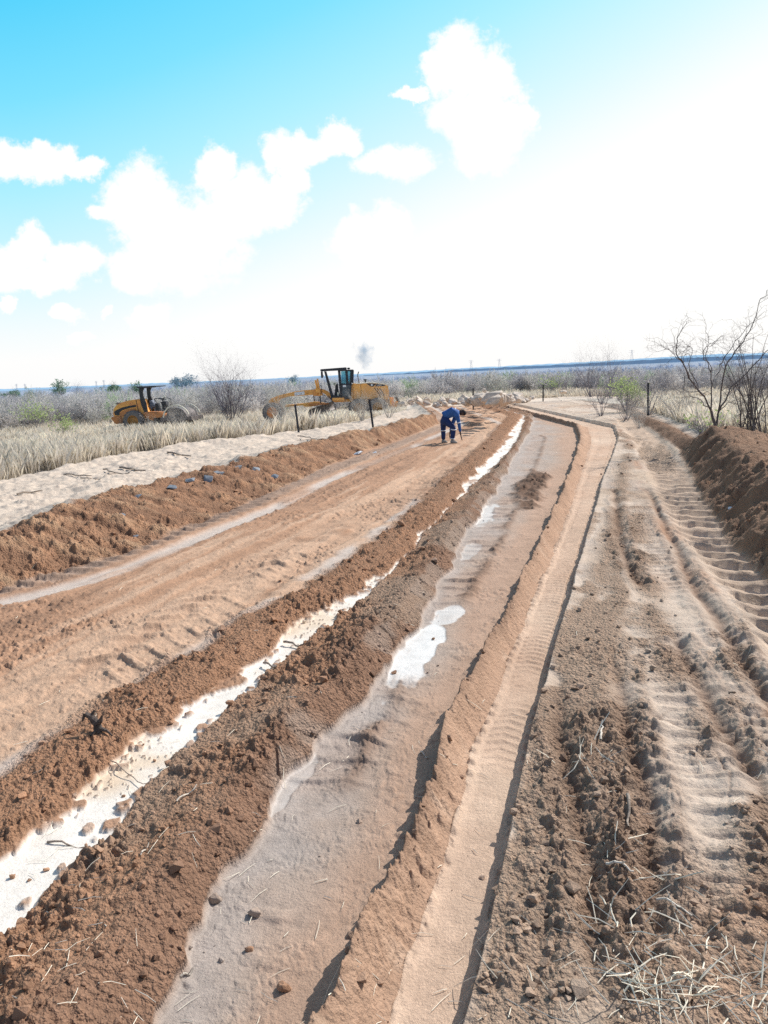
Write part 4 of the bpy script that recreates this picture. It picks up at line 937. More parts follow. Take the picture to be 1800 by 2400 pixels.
def wheel(parent, c, r, w, name='wheel', treads=22, out=-1, rim=RIM):
    e = bpy.data.objects.new(name, None); COL.objects.link(e); e.parent = parent; e.location = c
    mb = MB(); mb.lathe([(r * .55, -w / 2), (r * .86, -w / 2), (r * .96, -w * .36), (r * .97, 0), (r * .96, w * .36), (r * .86, w / 2), (r * .55, w / 2), (r * .55, -w / 2)], (0, 0, 0), 36, caps=False)
    for i in range(treads):
        for sd in (-1, 1):
            a = 2 * math.pi * (i + (.5 if sd > 0 else 0)) / treads; rot = Matrix.Rotation(-a, 3, 'Y') @ Matrix.Rotation(.5 * sd, 3, 'X')
            mb.box(Matrix.Rotation(-a, 3, 'Y') @ Vector((r * .97, sd * w * .25, 0)), (r * .08, w * .5, r * .09), Matrix.Rotation(-a, 3, 'Y') @ Matrix.Rotation(.45 * sd, 3, 'X'))
    t = mb.build('tyre', TYRE, e)
    mb = MB(); mb.lathe([(r * .2, -w * .42), (r * .42, -w * .30), (r * .5, -w * .46), (r * .555, -w * .47), (r * .56, w * .47), (r * .5, w * .46), (r * .2, w * .42)], (0, 0, 0), 28); mb.tube((0, -w * .48, 0), (0, w * .48, 0), r * .16, seg=16)
    for i in range(8):
        a = i * math.pi / 4; mb.tube((r * .3 * math.cos(a), -w * .41, r * .3 * math.sin(a)), (r * .3 * math.cos(a), -w * .36, r * .3 * math.sin(a)), r * .025, seg=6)
    mb.build('rim', rim, e); return e

def grader():
    S = 34.0
    def g(sx, sy): return ((sx - 832.8) / S, (979 - sy - .0437 * (sx - 832.8)) / S)
    def a(x, y): return g(740 + x / 7.54, 850 + y / 7.54)
    def b(x, y): return g(620 + x / 9.217, 880 + y / 9.217)
    loc = PD(832.8, 979, 1802 / S)
    root = empty('motor_grader', (loc[0], loc[1], loc[2]), R(4), 'yellow motor grader with a black cab parked in the dry grass', 'grader')
    W = 1.0
    # engine hood
    hood = [a(680,372), a(690,640), a(1290,655), a(1302,520), a(1284,400), a(1240,382), a(1100,362), a(950,358), a(800,372)]
    mb = MB(); mb.prism(hood, -.62, .62, .03); hd = mb.build('hood', YEL, root)
    edge = [a(672,374), a(800,369), a(950,354), a(1100,358), a(1245,378), a(1300,398), a(1306,425), a(1284,414), a(1240,396), a(1100,374), a(950,368), a(800,382)]
    mb = MB(); mb.prism(edge, -.66, .66, 0); mb.build('roof_edge', CREAM, hd)
    mb = MB(); mb.prism([a(915,372), a(1090,378), a(1035,428), a(985,426)], -.632, -.62); mb.prism([a(1095,380), a(1225,396), a(1250,418), a(1060,426)], -.634, -.62); mb.build('decal', BLK, hd)
    mb = MB(); mb.box((a(1007,398)[0], -.64, a(1007,398)[1]), (.11, .006, .12)); 
    # number marks on the decal
    x0, z0 = a(1108, 404); dg = .07
    strokes = {'4': [((0,1),(0,.5)),((0,.5),(1,.5)),((1,1),(1,0))], '2': [((0,1),(1,1)),((1,1),(1,.5)),((1,.5),(0,.5)),((0,.5),(0,0)),((0,0),(1,0))], '0': [((0,1),(1,1)),((1,1),(1,0)),((1,0),(0,0)),((0,0),(0,1))],
        'T': [((0,1),(1,1)),((.5,1),(.5,0))], 'H': [((0,1),(0,0)),((1,1),(1,0)),((0,.5),(1,.5))], '1': [((.5,1),(.5,0))], 'L': [((0,1),(0,0)),((0,0),(1,0))], '7': [((0,1),(1,1)),((1,1),(.5,0))], '8': [((0,1),(1,1)),((1,1),(1,0)),((1,0),(0,0)),((0,0),(0,1)),((0,.5),(1,.5))]}
    def text(mb, s, x, z, h, w, y, th, gap=1.6):
        for ch in s:
            for (p, q) in strokes.get(ch, []): mb.tube((x + p[0] * w, y, z + p[1] * h), (x + q[0] * w, y, z + q[1] * h), th, seg=4)
            x += w * gap
    text(mb, '420', x0, z0 - .03, .07, .045, -.642, .008); mb.build('emblem', WHT, hd)
    for (xa, ya, xb, yb) in [(1040,448,1145,608), (1085,452,1170,590), (1130,455,1208,605)]:
        p = a(xa, ya); q = a(xb, yb); m_ = a((xa + xb) / 2 + 8, (ya + yb) / 2 - 4)
        mb = MB(); mb.prism([p, (p[0] + .06, p[1] + .01), (m_[0] + .08, m_[1]), (q[0] + .03, q[1] + .02), q, (m_[0], m_[1])], -.63, -.60); mb.build('louvre', BLK, hd)
    mb = MB(); mb.box((a(815,500)[0], -.625, a(815,500)[1]), (.018, .02, 1.0)); mb.build('door_seam', BLK, hd)
    # cowl between cab and hood
    mb = MB(); mb.prism([a(650,400), a(632,640), a(690,650), a(684,385)], -.55, .55, .015); mb.build('tank_cowl', YEL, root)
    mb = MB(); p = a(795, 372); q = a(775, 230); mb.path([(p[0], -.2, p[1] - .05), (q[0], -.2, q[1]), (a(795,172)[0], -.2, a(795,172)[1])], .035, 10); mb.build('exhaust_stack', STEEL, root)
    mb = MB(); p = a(908, 360); mb.tube((p[0], .1, p[1] - .03), (p[0], .1, p[1] + .13), .05, .05, 12); mb.lathe([(.04, .12), (.12, .16), (.14, .21), (.05, .24)], (p[0], .1, p[1]), 16, 'z'); mb.build('air_precleaner', BLK, root)
    # chassis rail
    mb = MB(); mb.prism([a(310,622), a(470,618), a(690,650), a(1300,655), a(1300,710), a(900,700), a(640,690), a(340,700)], -.42, .42, .02); mb.prism([a(305,618), a(520,612), a(520,668), a(315,668)], -.75, .75, .015); mb.build('chassis', YEL, root)
    # gooseneck and front frame
    mb = MB()
    neck = [a(330,700), a(200,560), a(140,520), b(1290,430), b(1200,445), b(1090,440), b(1085,415), b(560,450), b(360,520), b(200,560), b(190,500), b(330,440), b(560,385), b(680,355), b(905,325), b(1090,310), b(1200,290), b(1310,305), b(1400,345), b(1450,400), a(300,560), a(360,640)]
    mb.prism(neck, -.17, .17, .02); nk = mb.build('front_frame', YEL, root)
    mb = MB(); q0, q1 = b(690, 372), b(900, 345); r0_, r1_ = b(692, 442), b(905, 412); mb.prism([q0, q1, r1_, r0_], -.19, -.172); pl = mb.build('number_plate', WHT, nk)
    mb = MB(); p = b(715, 418); text(mb, 'T', p[0], p[1] - .02, .08, .05, -.196, .009); text(mb, '14', p[0] + .28, p[1], .08, .05, -.196, .009); text(mb, '11', p[0] + .72, p[1] + .03, .08, .05, -.196, .009); mb.build('plate_characters', BLK, pl)
    # blade lift assembly
    mb = MB()
    for sd in (-.38, .38):
        p, q = b(1215, 300), b(1150, 110); mb.tube((p[0] - .1, sd, p[1]), (q[0], sd, q[1]), .07, .06, 10)
    p = b(1190, 330); mb.box((p[0], 0, p[1]), (.34, 1.1, .32), bevel=.03); p, q = b(1235, 440), b(1195, 80); mb.tube((p[0], -.5, p[1]), (q[0], -.5, q[1]), .06, .06, 10)
    mb.build('lift_saddle', YEL, root)
    for (x_, s_) in ((1225, -.5), (1090, .45)):
        mb = MB(); p, q = b(x_, 430), b(x_ + 12, 600); mb.tube((p[0], s_, p[1] + .1), (q[0], s_, q[1]), .035, .035, 8); mb.build('lift_cylinder', BLK, root)
    mb = MB(); pts = [b(1235, 240), b(1265, 215), b(1280, 260), b(1262, 310), b(1262, 370), b(1290, 420), b(1350, 450)]; mb.path([(p[0], -.56, p[1]) for p in pts], .018, 6); pts = [b(1250,280), b(1210, 240), b(1215, 320), b(1245, 400), b(1230, 470)]; mb.path([(p[0], -.54, p[1]) for p in pts], .018, 6); mb.build('hydraulic_hoses', BLK, root)
    mb = MB(); mb.prism([b(470,640), b(870,600), b(1090,565), b(1180,570), b(1380,600), b(1370,618), b(1180,640), b(1000,672), b(880,670), b(860,635), b(470,685)], -.30, .30, .02); mb.build('drawbar', YEL, root)
    cx, cz = b(1180, 610); mb = MB(); mb.lathe([(.45, -.05), (.72, -.04), (.72, .04), (.45, .05)], (cx, 0, cz - .02), 28, 'z'); mb.build('blade_circle', ORNG, root)
    # moldboard: curved plate, swung round
    V = []; nseg, ncur = 14, 9
    for i in range(nseg + 1):
        u = -1.75 + 3.5 * i / nseg
        for j in range(ncur + 1):
            t = -1.05 + 2.1 * j / ncur; V.append((.40 * (1 - math.cos(t)) - .1, u, .36 * math.sin(t) + .0))
        for j in range(ncur, -1, -1):
            t = -1.05 + 2.1 * j / ncur; V.append((.40 * (1 - math.cos(t)) - .075, u, .36 * math.sin(t) + .0))
    Fc = []; n2_ = 2 * (ncur + 1)
    for i in range(nseg):
        for j in range(n2_): Fc.append([i * n2_ + j, i * n2_ + (j + 1) % n2_, (i + 1) * n2_ + (j + 1) % n2_, (i + 1) * n2_ + j])
    o = raw_mesh('moldboard', np.array(V), np.array(Fc), STEEL, True, parent=root); p = b(1230, 725); o.location = (p[0] + .1, -.5, .72); o.rotation_euler = (R(7), R(6), R(-30)); o.scale = (1.1, .95, 1.05)
    # cab
    def cp(x, y): return a(x, y)
    cab = bpy.data.objects.new('cab', None); COL.objects.link(cab); cab.parent = root
    mb = MB(); mb.prism([cp(132,132), cp(575,98), cp(585,105), cp(585,145), cp(132,168)], -.82, .82, .02); mb.build('roof', BLK, cab)
    p = cp(622, 118); mb = MB(); mb.box((p[0], -.3, p[1]), (.2, .35, .12), bevel=.03); mb.build('air_unit', BLK, cab)
    mb = MB()
    for sd in (-.74, .70):
        mb.prism([cp(195,168), cp(235,168), cp(338,600), cp(285,600)], sd, sd + .05)
        mb.prism([cp(438,150), cp(475,150), cp(490,600), cp(455,600)], sd, sd + .05)
        mb.prism([cp(685,140), cp(708,150), cp(690,370), cp(665,365)], sd, sd + .05)
        mb.prism([cp(440,145), cp(695,135), cp(708,152), cp(440,165)], sd, sd + .05)
        mb.prism([cp(640,370), cp(662,370), cp(632,605), cp(612,605)], sd, sd + .05)
        mb.prism([cp(300,575), cp(640,600), cp(635,640), cp(290,640)], sd, sd + .05)
        mb.prism([cp(460,375), cp(660,370), cp(655,400), cp(460,402)], sd, sd + .05)
        mb.prism([cp(565,150), cp(600,150), cp(606,375), cp(570,375)], sd, sd + .045)
        mb.prism([cp(595,150), cp(672,148), cp(678,162), cp(600,165)], sd + .002, sd + .04)
        mb.prism([cp(655,150), cp(676,155), cp(650,375), cp(630,375)], sd + .004, sd + .046)
    mb.prism([cp(290,595), cp(640,610), cp(635,640), cp(285,640)], -.68, .68); mb.build('frame', BLK, cab)
    mb = MB(); mb.prism([cp(480,402), cp(655,400), cp(628,600), cp(490,600)], -.735, -.70); mb.build('door_panel', simple('dark_glass', (.06, .09, .12), .2, var=.4, scale=3), cab)
    mb = MB(); p = cp(530, 418); mb.box((p[0], -.745, p[1]), (.2, .015, .13)); mb.build('door_sticker', WHT, cab)
    for q in ([cp(490,165), cp(568,162), cp(570,375), cp(490,378)], [cp(600,165), cp(660,163), cp(634,372), cp(606,374)]):
        mb = MB(); mb.prism(q, -.725, -.717); mb.build('window', GLASS, cab); mb = MB(); mb.prism(q, .717, .725); mb.build('window', GLASS, cab)
    mb = MB(); p = cp(545, 520); mb.box((p[0], 0, p[1]), (.5, .55, .16), bevel=.05); mb.box((p[0] + .22, 0, p[1] + .45), (.13, .5, .85), bevel=.05); mb.build('seat', BLK, cab)
    mb = MB(); mb.prism([cp(380,390), cp(425,380), cp(420,480), cp(455,590), cp(345,600), cp(375,500)], -.25, .25, .03)
    for k in range(3): p = cp(365 + 28 * k, 400); mb.tube((p[0], -.2 + .2 * k, p[1] - .05), (p[0] - .03, -.2 + .2 * k, p[1] + .16), .022, seg=6)
    mb.path([(cp(350,400)[0], y_, cp(350,400)[1] + .05 * math.cos(y_ * 6)) for y_ in (-.2, -.1, 0, .1, .2)], .02, 6)
    mb.build('control_console', BLK, cab)
    mb = MB(); p = cp(415, 560); mb.box((p[0], -.5, p[1]), (.12, .1, .3), bevel=.02); mb.build('step_guard', CREAM, cab)
    mb = MB(); p = cp(155, 225); mb.box((p[0], -.9, p[1]), (.14, .06, .42), bevel=.02); mb.path([(cp(180,160)[0], -.8, cp(180,160)[1]), (p[0], -.9, p[1] + .2)], .02, 6); mb.build('mirror', BLK, cab)
    mb = MB(); p = cp(185, 245); mb.tube((p[0], -.86, p[1]), (p[0] - .06, -.86, p[1]), .06, .07, 12); mb.build('work_light', CHROME, cab)
    # ladder strap below cab
    mb = MB(); pts = [a(245,580), a(350,740), a(352,815)]; mb.path([(p[0], -.72, p[1]) for p in pts], .03, 6); mb.build('step_frame', BLK, root)
    # wheels: tandem rear, front pair
    R_ = .66
    for cx_ in (a(760, 0)[0], a(1090, 0)[0]):
        for sd in (-.95, .95): wheel(root, (cx_, sd, R_), R_, .42, treads=20)
    mb = MB(); x1, x2 = a(760, 0)[0], a(1090, 0)[0]
    for sd in (-.62, .62): mb.box(((x1 + x2) / 2, sd, R_), (x2 - x1 + .3, .2, .42), bevel=.06)
    mb.tube(((x1 + x2) / 2, -.6, R_), ((x1 + x2) / 2, .6, R_), .14); mb.build('tandem_case', YEL, root)
    fx = b(215, 0)[0]
    for sd in (-.98, .98): wheel(root, (fx, sd, R_), R_, .36, treads=20, rim=ORNG)
    mb = MB(); mb.box((fx, 0, R_ + .02), (.26, 1.7, .22), bevel=.04); mb.prism([b(130,560), b(200,490), b(330,480), b(380,520), b(320,620), b(150,620)], -.3, .3, .03); mb.tube((fx, 0, R_), (fx, 0, R_ + .9), .13); mb.build('front_axle', YELF, root)
    # ripper
    mb = MB(); mb.prism([a(1300,600), a(1330,620), a(1345,760), a(1300,760)], -.7, .7, .02); mb.prism([a(1345,620), a(1385,615), a(1392,720), a(1352,760)], -.35, -.2, .01); mb.prism([a(1345,620), a(1385,615), a(1392,720), a(1352,760)], .2, .35, .01)
    mb.prism([a(1310,800), a(1430,690), a(1510,690), a(1545,745), a(1500,770), a(1460,790), a(1380,800)], -.5, -.38, .01); mb.prism([a(1310,800), a(1430,690), a(1510,690), a(1545,745), a(1500,770), a(1460,790), a(1380,800)], .38, .5, .01); rp = mb.build('ripper_frame', YEL, root)
    for yy in (-.7, 0, .7):
        mb = MB(); p, m_, q = a(1430, 610), a(1520, 775), a(1590, 925); mb.tube((p[0], yy, p[1]), (m_[0], yy, m_[1]), .05, .06, 6); mb.tube((m_[0], yy, m_[1]), (q[0], yy, max(q[1], .02)), .06, .02, 6); mb.build('shank', BLK, rp)
    mb = MB(); p = a(1525, 775); mb.box((p[0], 0, p[1]), (.2, 1.7, .2), bevel=.03); mb.build('ripper_bar', BLK, rp)
grader()

def roller():
    S = 33.4
    def r(x, y):
        sx, sy = 250 + x / 6.9125, 880 + y / 6.9125; return ((sx - 350) / S, (1004 - sy - .0437 * (sx - 350)) / S)
    loc = PD(350, 1004, 1802 / S)
    root = empty('soil_compactor', (loc[0], loc[1], H(loc[0], loc[1])), R(-8), 'old orange soil roller with a black roof parked in dry grass on the left', 'roller')
    mb = MB(); mb.prism([r(165,600), r(175,520), r(235,455), r(330,410), r(440,380), r(560,360), r(645,355), r(680,500), r(720,640), r(600,680), r(300,700), r(180,690)], -.62, .62, .05); hd = mb.build('engine_hood', YELF, root)
    mb = MB(); mb.prism([r(188,560), r(215,540), r(330,490), r(460,460), r(570,445), r(572,478), r(460,495), r(335,530), r(285,565), r(275,615), r(205,612)], -.64, -.60); mb.build('side_grille', BLK, hd)
    mb = MB(); mb.prism([r(285,570), r(400,520), r(560,500), r(562,545), r(420,575), r(340,620), r(285,625)], -.66, -.62, .008); mb.build('lower_panel', ORNG, hd)
    mb = MB(); mb.prism([r(574,365), r(582,362), r(610,560), r(600,560)], -.635, -.6); mb.build('hood_seam', BLK, hd)
    mb = MB(); mb.prism([r(130,650), r(200,630), r(300,620), r(330,740), r(200,755)], -.75, .75, .04); mb.build('rear_bumper', ORNG, root)
    mb = MB(); p = r(225, 425); mb.box((p[0], 0, p[1] - .02), (.32, .5, .14), bevel=.04); mb.build('tail_lamp_bar', STEEL, hd)
    mb = MB(); p = r(340, 400); mb.tube((p[0], .1, p[1] - .1), (p[0] - .04, .1, p[1] + .12), .035); p = r(630, 350); mb.tube((p[0], -.2, p[1] - .1), (p[0], -.2, p[1] + .1), .045); mb.build('exhaust_pipe', BLK, root)
    mb = MB(); mb.prism([r(630,155), r(955,143), r(957,158), r(800,172), r(740,182), r(640,180)], -.85, .85, .015); cn = mb.build('canopy_roof', BLK, root)
    for sd in (-.66, .54):
        mb = MB(); mb.prism([r(652,178), r(735,178), r(705,230), r(706,300), r(745,420), r(755,580), r(720,590), r(665,460), r(650,300)], sd, sd + .12); mb.build('canopy_post', BLK, cn)
    mb = MB(); mb.prism([r(680,560), r(1010,560), r(1010,600), r(985,640), r(840,650), r(740,650)], -.72, .72, .02); mb.prism([r(720,590), r(830,575), r(850,640), r(820,700), r(740,660)], -.6, .6, .02); mb.build('platform', ORNG, root)
    mb = MB(); mb.box((r(790, 0)[0], 0, r(0, 440)[1] - .28), (.5, .5, .14), bevel=.04); mb.prism([r(755,375), r(800,378), r(835,430), r(800,520), r(765,520)], -.25, .25, .04); mb.build('operator_seat', simple('grey_vinyl', (.2, .22, .28), .7, var=.3), root)
    mb = MB(); mb.prism([r(850,430), r(890,420), r(900,545), r(840,550)], -.2, .2, .02); mb.prism([r(940,400), r(1030,390), r(1035,450), r(1000,470), r(1010,545), r(985,550), r(965,450)], -.22, .22, .02); mb.prism([r(1010,500), r(1060,480), r(1070,500), r(1025,560), r(995,560)], -.3, .3, .02); mb.build('control_console', BLK, root)
    mb = MB(); c0 = r(960, 365)
    pts = [(c0[0] + .27 * math.cos(t), .27 * math.sin(t), c0[1] + .10 * math.cos(t) * -.5 + .05) for t in np.linspace(0, 2 * math.pi, 15)]; mb.path(pts, .02, 6); mb.tube((c0[0], 0, c0[1] + .05), (c0[0] + .1, 0, c0[1] - .3), .025); mb.tube(pts[0], pts[7], .015); mb.build('steering_wheel', BLK, root)
    mb = MB(); 
    for sd in (-.7, .7):
        mb.path([(r(905,560)[0], sd, r(905,560)[1]), (r(900,350)[0], sd, r(900,350)[1]), (r(930,340)[0], sd, r(930,340)[1]), (r(1020,355)[0], sd, r(1020,355)[1]), (r(1035,390)[0], sd, r(1035,390)[1]), (r(1010,545)[0], sd, r(1010,545)[1])], .022, 6)
        mb.path([(r(900,350)[0], sd, r(900,350)[1]), (r(990,540)[0], sd, r(990,540)[1])], .018, 6)
    mb.build('handrail', BLK, root)
    wheel(root, (r(540, 0)[0], -.85, .72), .72, .5, treads=18); wheel(root, (r(540, 0)[0], .85, .72), .72, .5, treads=18)
    # drum and its yoke
    dx = r(1265, 0)[0]; DR = .76
    mb = MB(); mb.lathe([(DR * .93, -1.02), (DR, -1.0), (DR, 1.0), (DR * .93, 1.02)], (dx, 0, DR), 44); mb.build('drum', STEEL, root, False)
    mb = MB(); mb.lathe([(.2, -1.08), (.3, -1.03), (.3, -1.0)], (dx, 0, DR), 16); mb.build('drum_hub', BLK, root)
    for i in range(12):
        mb = MB(); t = 2 * math.pi * i / 12
        mb.box((dx + .66 * math.cos(t), -1.03, DR + .66 * math.sin(t)), (.10, .05, .10), Matrix.Rotation(-t, 3, 'Y')); mb.build('drum_lug', BLK, root)
    arc = [(dx + 1.0 * math.cos(t) * .98, DR + .97 * math.sin(t)) for t in np.linspace(R(172), R(18), 16)]; arc2 = [(dx + .90 * math.cos(t), DR + .90 * math.sin(t)) for t in np.linspace(R(18), R(172), 16)]
    mb = MB(); mb.prism(arc + arc2, -1.08, -1.0); mb.prism(arc + arc2, 1.0, 1.08)
    mb.build('drum_guard', CREAM, root)
    mb = MB(); mb.box((dx, -1.12, DR), (2.0, .1, .24), bevel=.03); mb.box((dx, 1.12, DR), (2.0, .1, .24), bevel=.03); mb.box((dx - 1.02, 0, DR), (.16, 2.3, .3), bevel=.03); mb.box((dx + 1.02, 0, DR), (.16, 2.3, .3), bevel=.03); mb.prism([(dx - 1.7, DR - .1), (dx - 1.0, DR - .15), (dx - 1.0, DR + .18), (dx - 1.7, DR + .3)], -.3, .3, .02); mb.build('drum_frame', STEEL, root)
    mb = MB(); mb.box((r(900, 0)[0], 0, .62), (1.7, .8, .4), bevel=.05); mb.build('articulation_frame', BLK, root)
roller()

# ------------------------------------------------------------------ person
def skin(name, pts, edges, radii, mat, parent, sub=2, root=0):
    me = bpy.data.meshes.new(name); me.from_pydata([tuple(p) for p in pts], edges, []); me.materials.append(mat); o = bpy.data.objects.new(name, me); COL.objects.link(o)
    m = o.modifiers.new('skin', 'SKIN'); m.use_smooth_shade = True
    if not me.skin_vertices: me.skin_vertices.new() if hasattr(me.skin_vertices, 'new') else None
    sv = me.skin_vertices[0].data
    for i, r_ in enumerate(radii): sv[i].radius = (r_, r_) if np.isscalar(r_) else r_; sv[i].use_root = (i == root)
    s = o.modifiers.new('sub', 'SUBSURF'); s.levels = sub; s.render_levels = sub
    if parent: o.parent = parent
    return o
def person():
    f = PD(1050, 1035.5, 1802 / 72.6); gz = H(f[0], f[1])
    root = empty('person', (f[0], f[1], gz), R(-8), 'person in blue overalls with reflective bands bent over, touching the ground', 'person')
    BODY = simple('dark_skin', (.07, .04, .028), .55, var=.2, scale=8); JACK = simple('blue_cotton', (.028, .115, .36), .8, var=.35, scale=7, bump=.3); TROU = simple('navy_cotton', (.012, .035, .14), .85, var=.35, scale=7, bump=.3); BAND = simple('silver_band', (.72, .76, .82), .4, var=.08); BOOT = simple('grey_boot', (.34, .32, .30), .8, var=.3, scale=9); HAIR = simple('black_hair', (.012, .011, .014), .9, var=.3, scale=60, bump=.5)
    q = lambda x, y, d=0: Vector(((x - 700) / 1000, d, (1460 - y) / 1000))
    pel = q(545, 655); sp1 = q(650, 520); sp2 = q(800, 455); ch = q(950, 475); nk = q(1075, 480); hd0 = q(1120, 478)
    nh, nkn, na, nt_ = q(690, 740, -.10), q(905, 960, -.14), q(840, 1375, -.12), q(985, 1432, -.14)
    fh, fk, fa, ft = q(545, 760, .10), q(550, 1050, .14), q(545, 1385, .15), q(650, 1435, .16)
    ns, ne, nw, nhd = q(1020, 540, -.17), q(1075, 830, -.20), q(1112, 1150, -.18), q(1130, 1225, -.18)
    fs, fe, fwr, fhd = q(985, 560, .17), q(850, 860, .2), q(765, 1130, .16), q(755, 1200, .155)
    V = [pel, sp1, sp2, ch, nk, hd0, nh, nkn, na, fh, fk, fa, ns, ne, nw, nhd, fs, fe, fwr, fhd, q(860,1432,-.125), nt_, q(560,1438,.15), ft]
    Ed = [(0,1),(1,2),(2,3),(3,4),(4,5),(0,6),(6,7),(7,8),(8,20),(20,21),(0,9),(9,10),(10,11),(11,22),(22,23),(3,12),(12,13),(13,14),(14,15),(3,16),(16,17),(17,18),(18,19)]
    rad = [.12,.11,.11,.11,.05,.05,.075,.052,.034,.075,.052,.034,.05,.038,.026,.024,.05,.038,.026,.024,.03,.022,.03,.022]
    body = skin('body', V, Ed, rad, BODY, root)
    # head: egg with brow, nose, chin and ears, face turned down and to the right
    Vh, Fh = ico(4); out = []
    for v in Vh:
        x, y_, z = v     # local: +z crown, +x face
        s = np.array([.095 * x, .076 * y_, .118 * z]); 
        if z < -.2: s[1] *= 1 - .35 * (-z - .2); s[0] *= 1 - .12 * (-z)
        if x > .8: s[0] += .010 * math.exp(-((y_ / .22) ** 2 + ((z + .12) / .2) ** 2)) * 1.8      # nose
        if x > .5: s[0] -= .010 * (math.exp(-(((abs(y_) - .36) / .15) ** 2 + ((z - .06) / .10) ** 2)))  # eye sockets
        if x > .5: s[0] += .006 * math.exp(-((y_ / .35) ** 2 + ((z + .45) / .07) ** 2))                 # lips
        if x > .5: s[0] -= .004 * math.exp(-((y_ / .30) ** 2 + ((z + .52) / .03) ** 2))
        if abs(y_) > .85: s[1] += math.copysign(.018 * math.exp(-(((x + .05) / .16) ** 2 + ((z + .02) / .24) ** 2)), y_)
        out.append(s)
    rotm = np.array(Matrix.Rotation(R(118), 3, 'Y')); hc = np.array(q(1180, 500))
    Vh2 = np.array(out) @ rotm.T + hc; raw_mesh('head', Vh2, Fh, BODY, True, parent=root)
    hv = np.array([o_ * 1.06 + np.array([-.004, 0, .004]) for o_ in out]); ke = [i for i, v in enumerate(Vh) if v[2] > .25 + .55 * max(0, v[0]) or v[0] < -.35 and v[2] > -.35]
    ks = set(ke); Fk = np.array([f_ for f_ in Fh if all(i in ks for i in f_)]); raw_mesh('hair', hv @ rotm.T + hc, Fk, HAIR, True, parent=root)
    for sd in (-1, 1):
        mb = MB(); c = np.array([.082, sd * .027, .007]) @ rotm.T + hc; bmesh.ops.create_uvsphere(mb.bm, u_segments=10, v_segments=8, radius=.011, matrix=Matrix.Translation(Vector(c))); mb.build('eye', simple('eye_white', (.6, .58, .55), .3), root, True)
    # jacket (torso + sleeves)
    hem1 = q(585, 610)
    hem1 = q(575, 600); Vj = [q(745, 500), hem1, q(850, 470), ch, q(1070,485), ns, ne, q(1108,1110,-.18), fs, fe, q(778,1085,.165), q(800,590,0)]
    Ej = [(0,1),(0,2),(2,3),(3,4),(3,5),(5,6),(6,7),(3,8),(8,9),(9,10)]
    rj = [.160,.158,.156,.148,.085,.08,.062,.045,.08,.062,.045]
    skin('jacket', Vj[:11], Ej, rj, JACK, root, 2)
    Vt = [q(590,655), q(655,560), q(715,800,-.11), nkn, q(842,1350,-.12), q(560,800,.10), fk, q(545,1365,.148), q(545,625)]
    skin('trousers', Vt, [(0,1),(0,2),(2,3),(3,4),(0,5),(5,6),(6,7),(0,8)], [(.15,.15),(.14,.14),.12,.092,.076,.11,.085,.070,(.10,.10)], TROU, root, 2)
    def band(p, q2, r_, w, nm='reflective_band'):
        d = (Vector(q2) - Vector(p)).normalized(); mb = MB(); mb.tube(Vector(p) - d * w / 2, Vector(p) + d * w / 2, r_, r_, 20); mb.build(nm, BAND, root, True)
    band(nkn + (na - nkn) * .14, na, .0945, .035); band(fk + (fa - fk) * .03, fa, .0885, .028)
    band(ne + (ns - ne) * .08, ns, .066, .032); band(na + (nkn - na) * .17, nkn, .081, .02)
    # band over the shoulders and across the back
    mb = MB(); c0 = q(955, 485); pts = []
    for i in range(22):
        t = 2 * math.pi * i / 22; pts.append(c0 + Vector((.02 * math.cos(t), .160 * math.cos(t + math.pi / 2), .150 * math.sin(t + math.pi / 2) * 1.0)))
    d_ = Vector((.035, 0, -.004)); bm = mb.bm; A = [bm.verts.new(p - d_ * .5) for p in pts]; B = [bm.verts.new(p + d_ * .5) for p in pts]
    for i in range(22): bm.faces.new((A[i], A[(i + 1) % 22], B[(i + 1) % 22], B[i]))
    mb.build('reflective_band', BAND, root, True)
    # hands with five fingers
    for (wrist, pd, side, lb) in ((nhd, Vector((.12, 0, -1)).normalized(), -1, 'n'), (fhd, Vector((-.05, 0, -1)).normalized(), 1, 'f')):
        pc = wrist; lat = Vector((0, 1, 0)); fwd = Vector((1, 0, .1)); Vv = [wrist - pd * .02, pc + pd * .035, pc + pd * .07]; Ev = [(0,1),(1,2)]; rr = [(.028,.022),(.040,.020),(.042,.018)]
        lens = [.066, .076, .071, .056]
        for k in range(4):
            b0 = pc + pd * .075 + lat * (-.033 + .022 * k); i0 = len(Vv); Vv += [b0, b0 + pd * lens[k] * .5 + fwd * .006, b0 + pd * lens[k] + fwd * .022]; Ev += [(2, i0), (i0, i0 + 1), (i0 + 1, i0 + 2)]; rr += [.0115, .0105, .009]
        t0 = pc + pd * .02 + lat * (-.03 * 1); i0 = len(Vv); Vv += [t0, t0 + pd * .03 + lat * -.018 + fwd * .015, t0 + pd * .055 + lat * -.016 + fwd * .03]; Ev += [(1, i0), (i0, i0 + 1), (i0 + 1, i0 + 2)]; rr += [.011, .010, .008]
        skin('hand', Vv, Ev, rr, BODY, root, 1)
    # boots
    for (a_, t_) in ((na, nt_), (fa, ft)):
        y_ = a_.y; mb = MB(); dirx = 1; x0 = a_.x - .055; x1 = t_.x + .02
        mb.prism([(x0, .0), (x1, .0), (x1 + .012, .025), (x1 - .01, .05), (x1 - .07, .07), (x0 + .13, .085), (x0 + .11, .12), (x0 + .02, .12), (x0 - .012, .05)], y_ - .042, y_ + .042, .012); mb.build('boot', BOOT, root, True)
    return root
person()

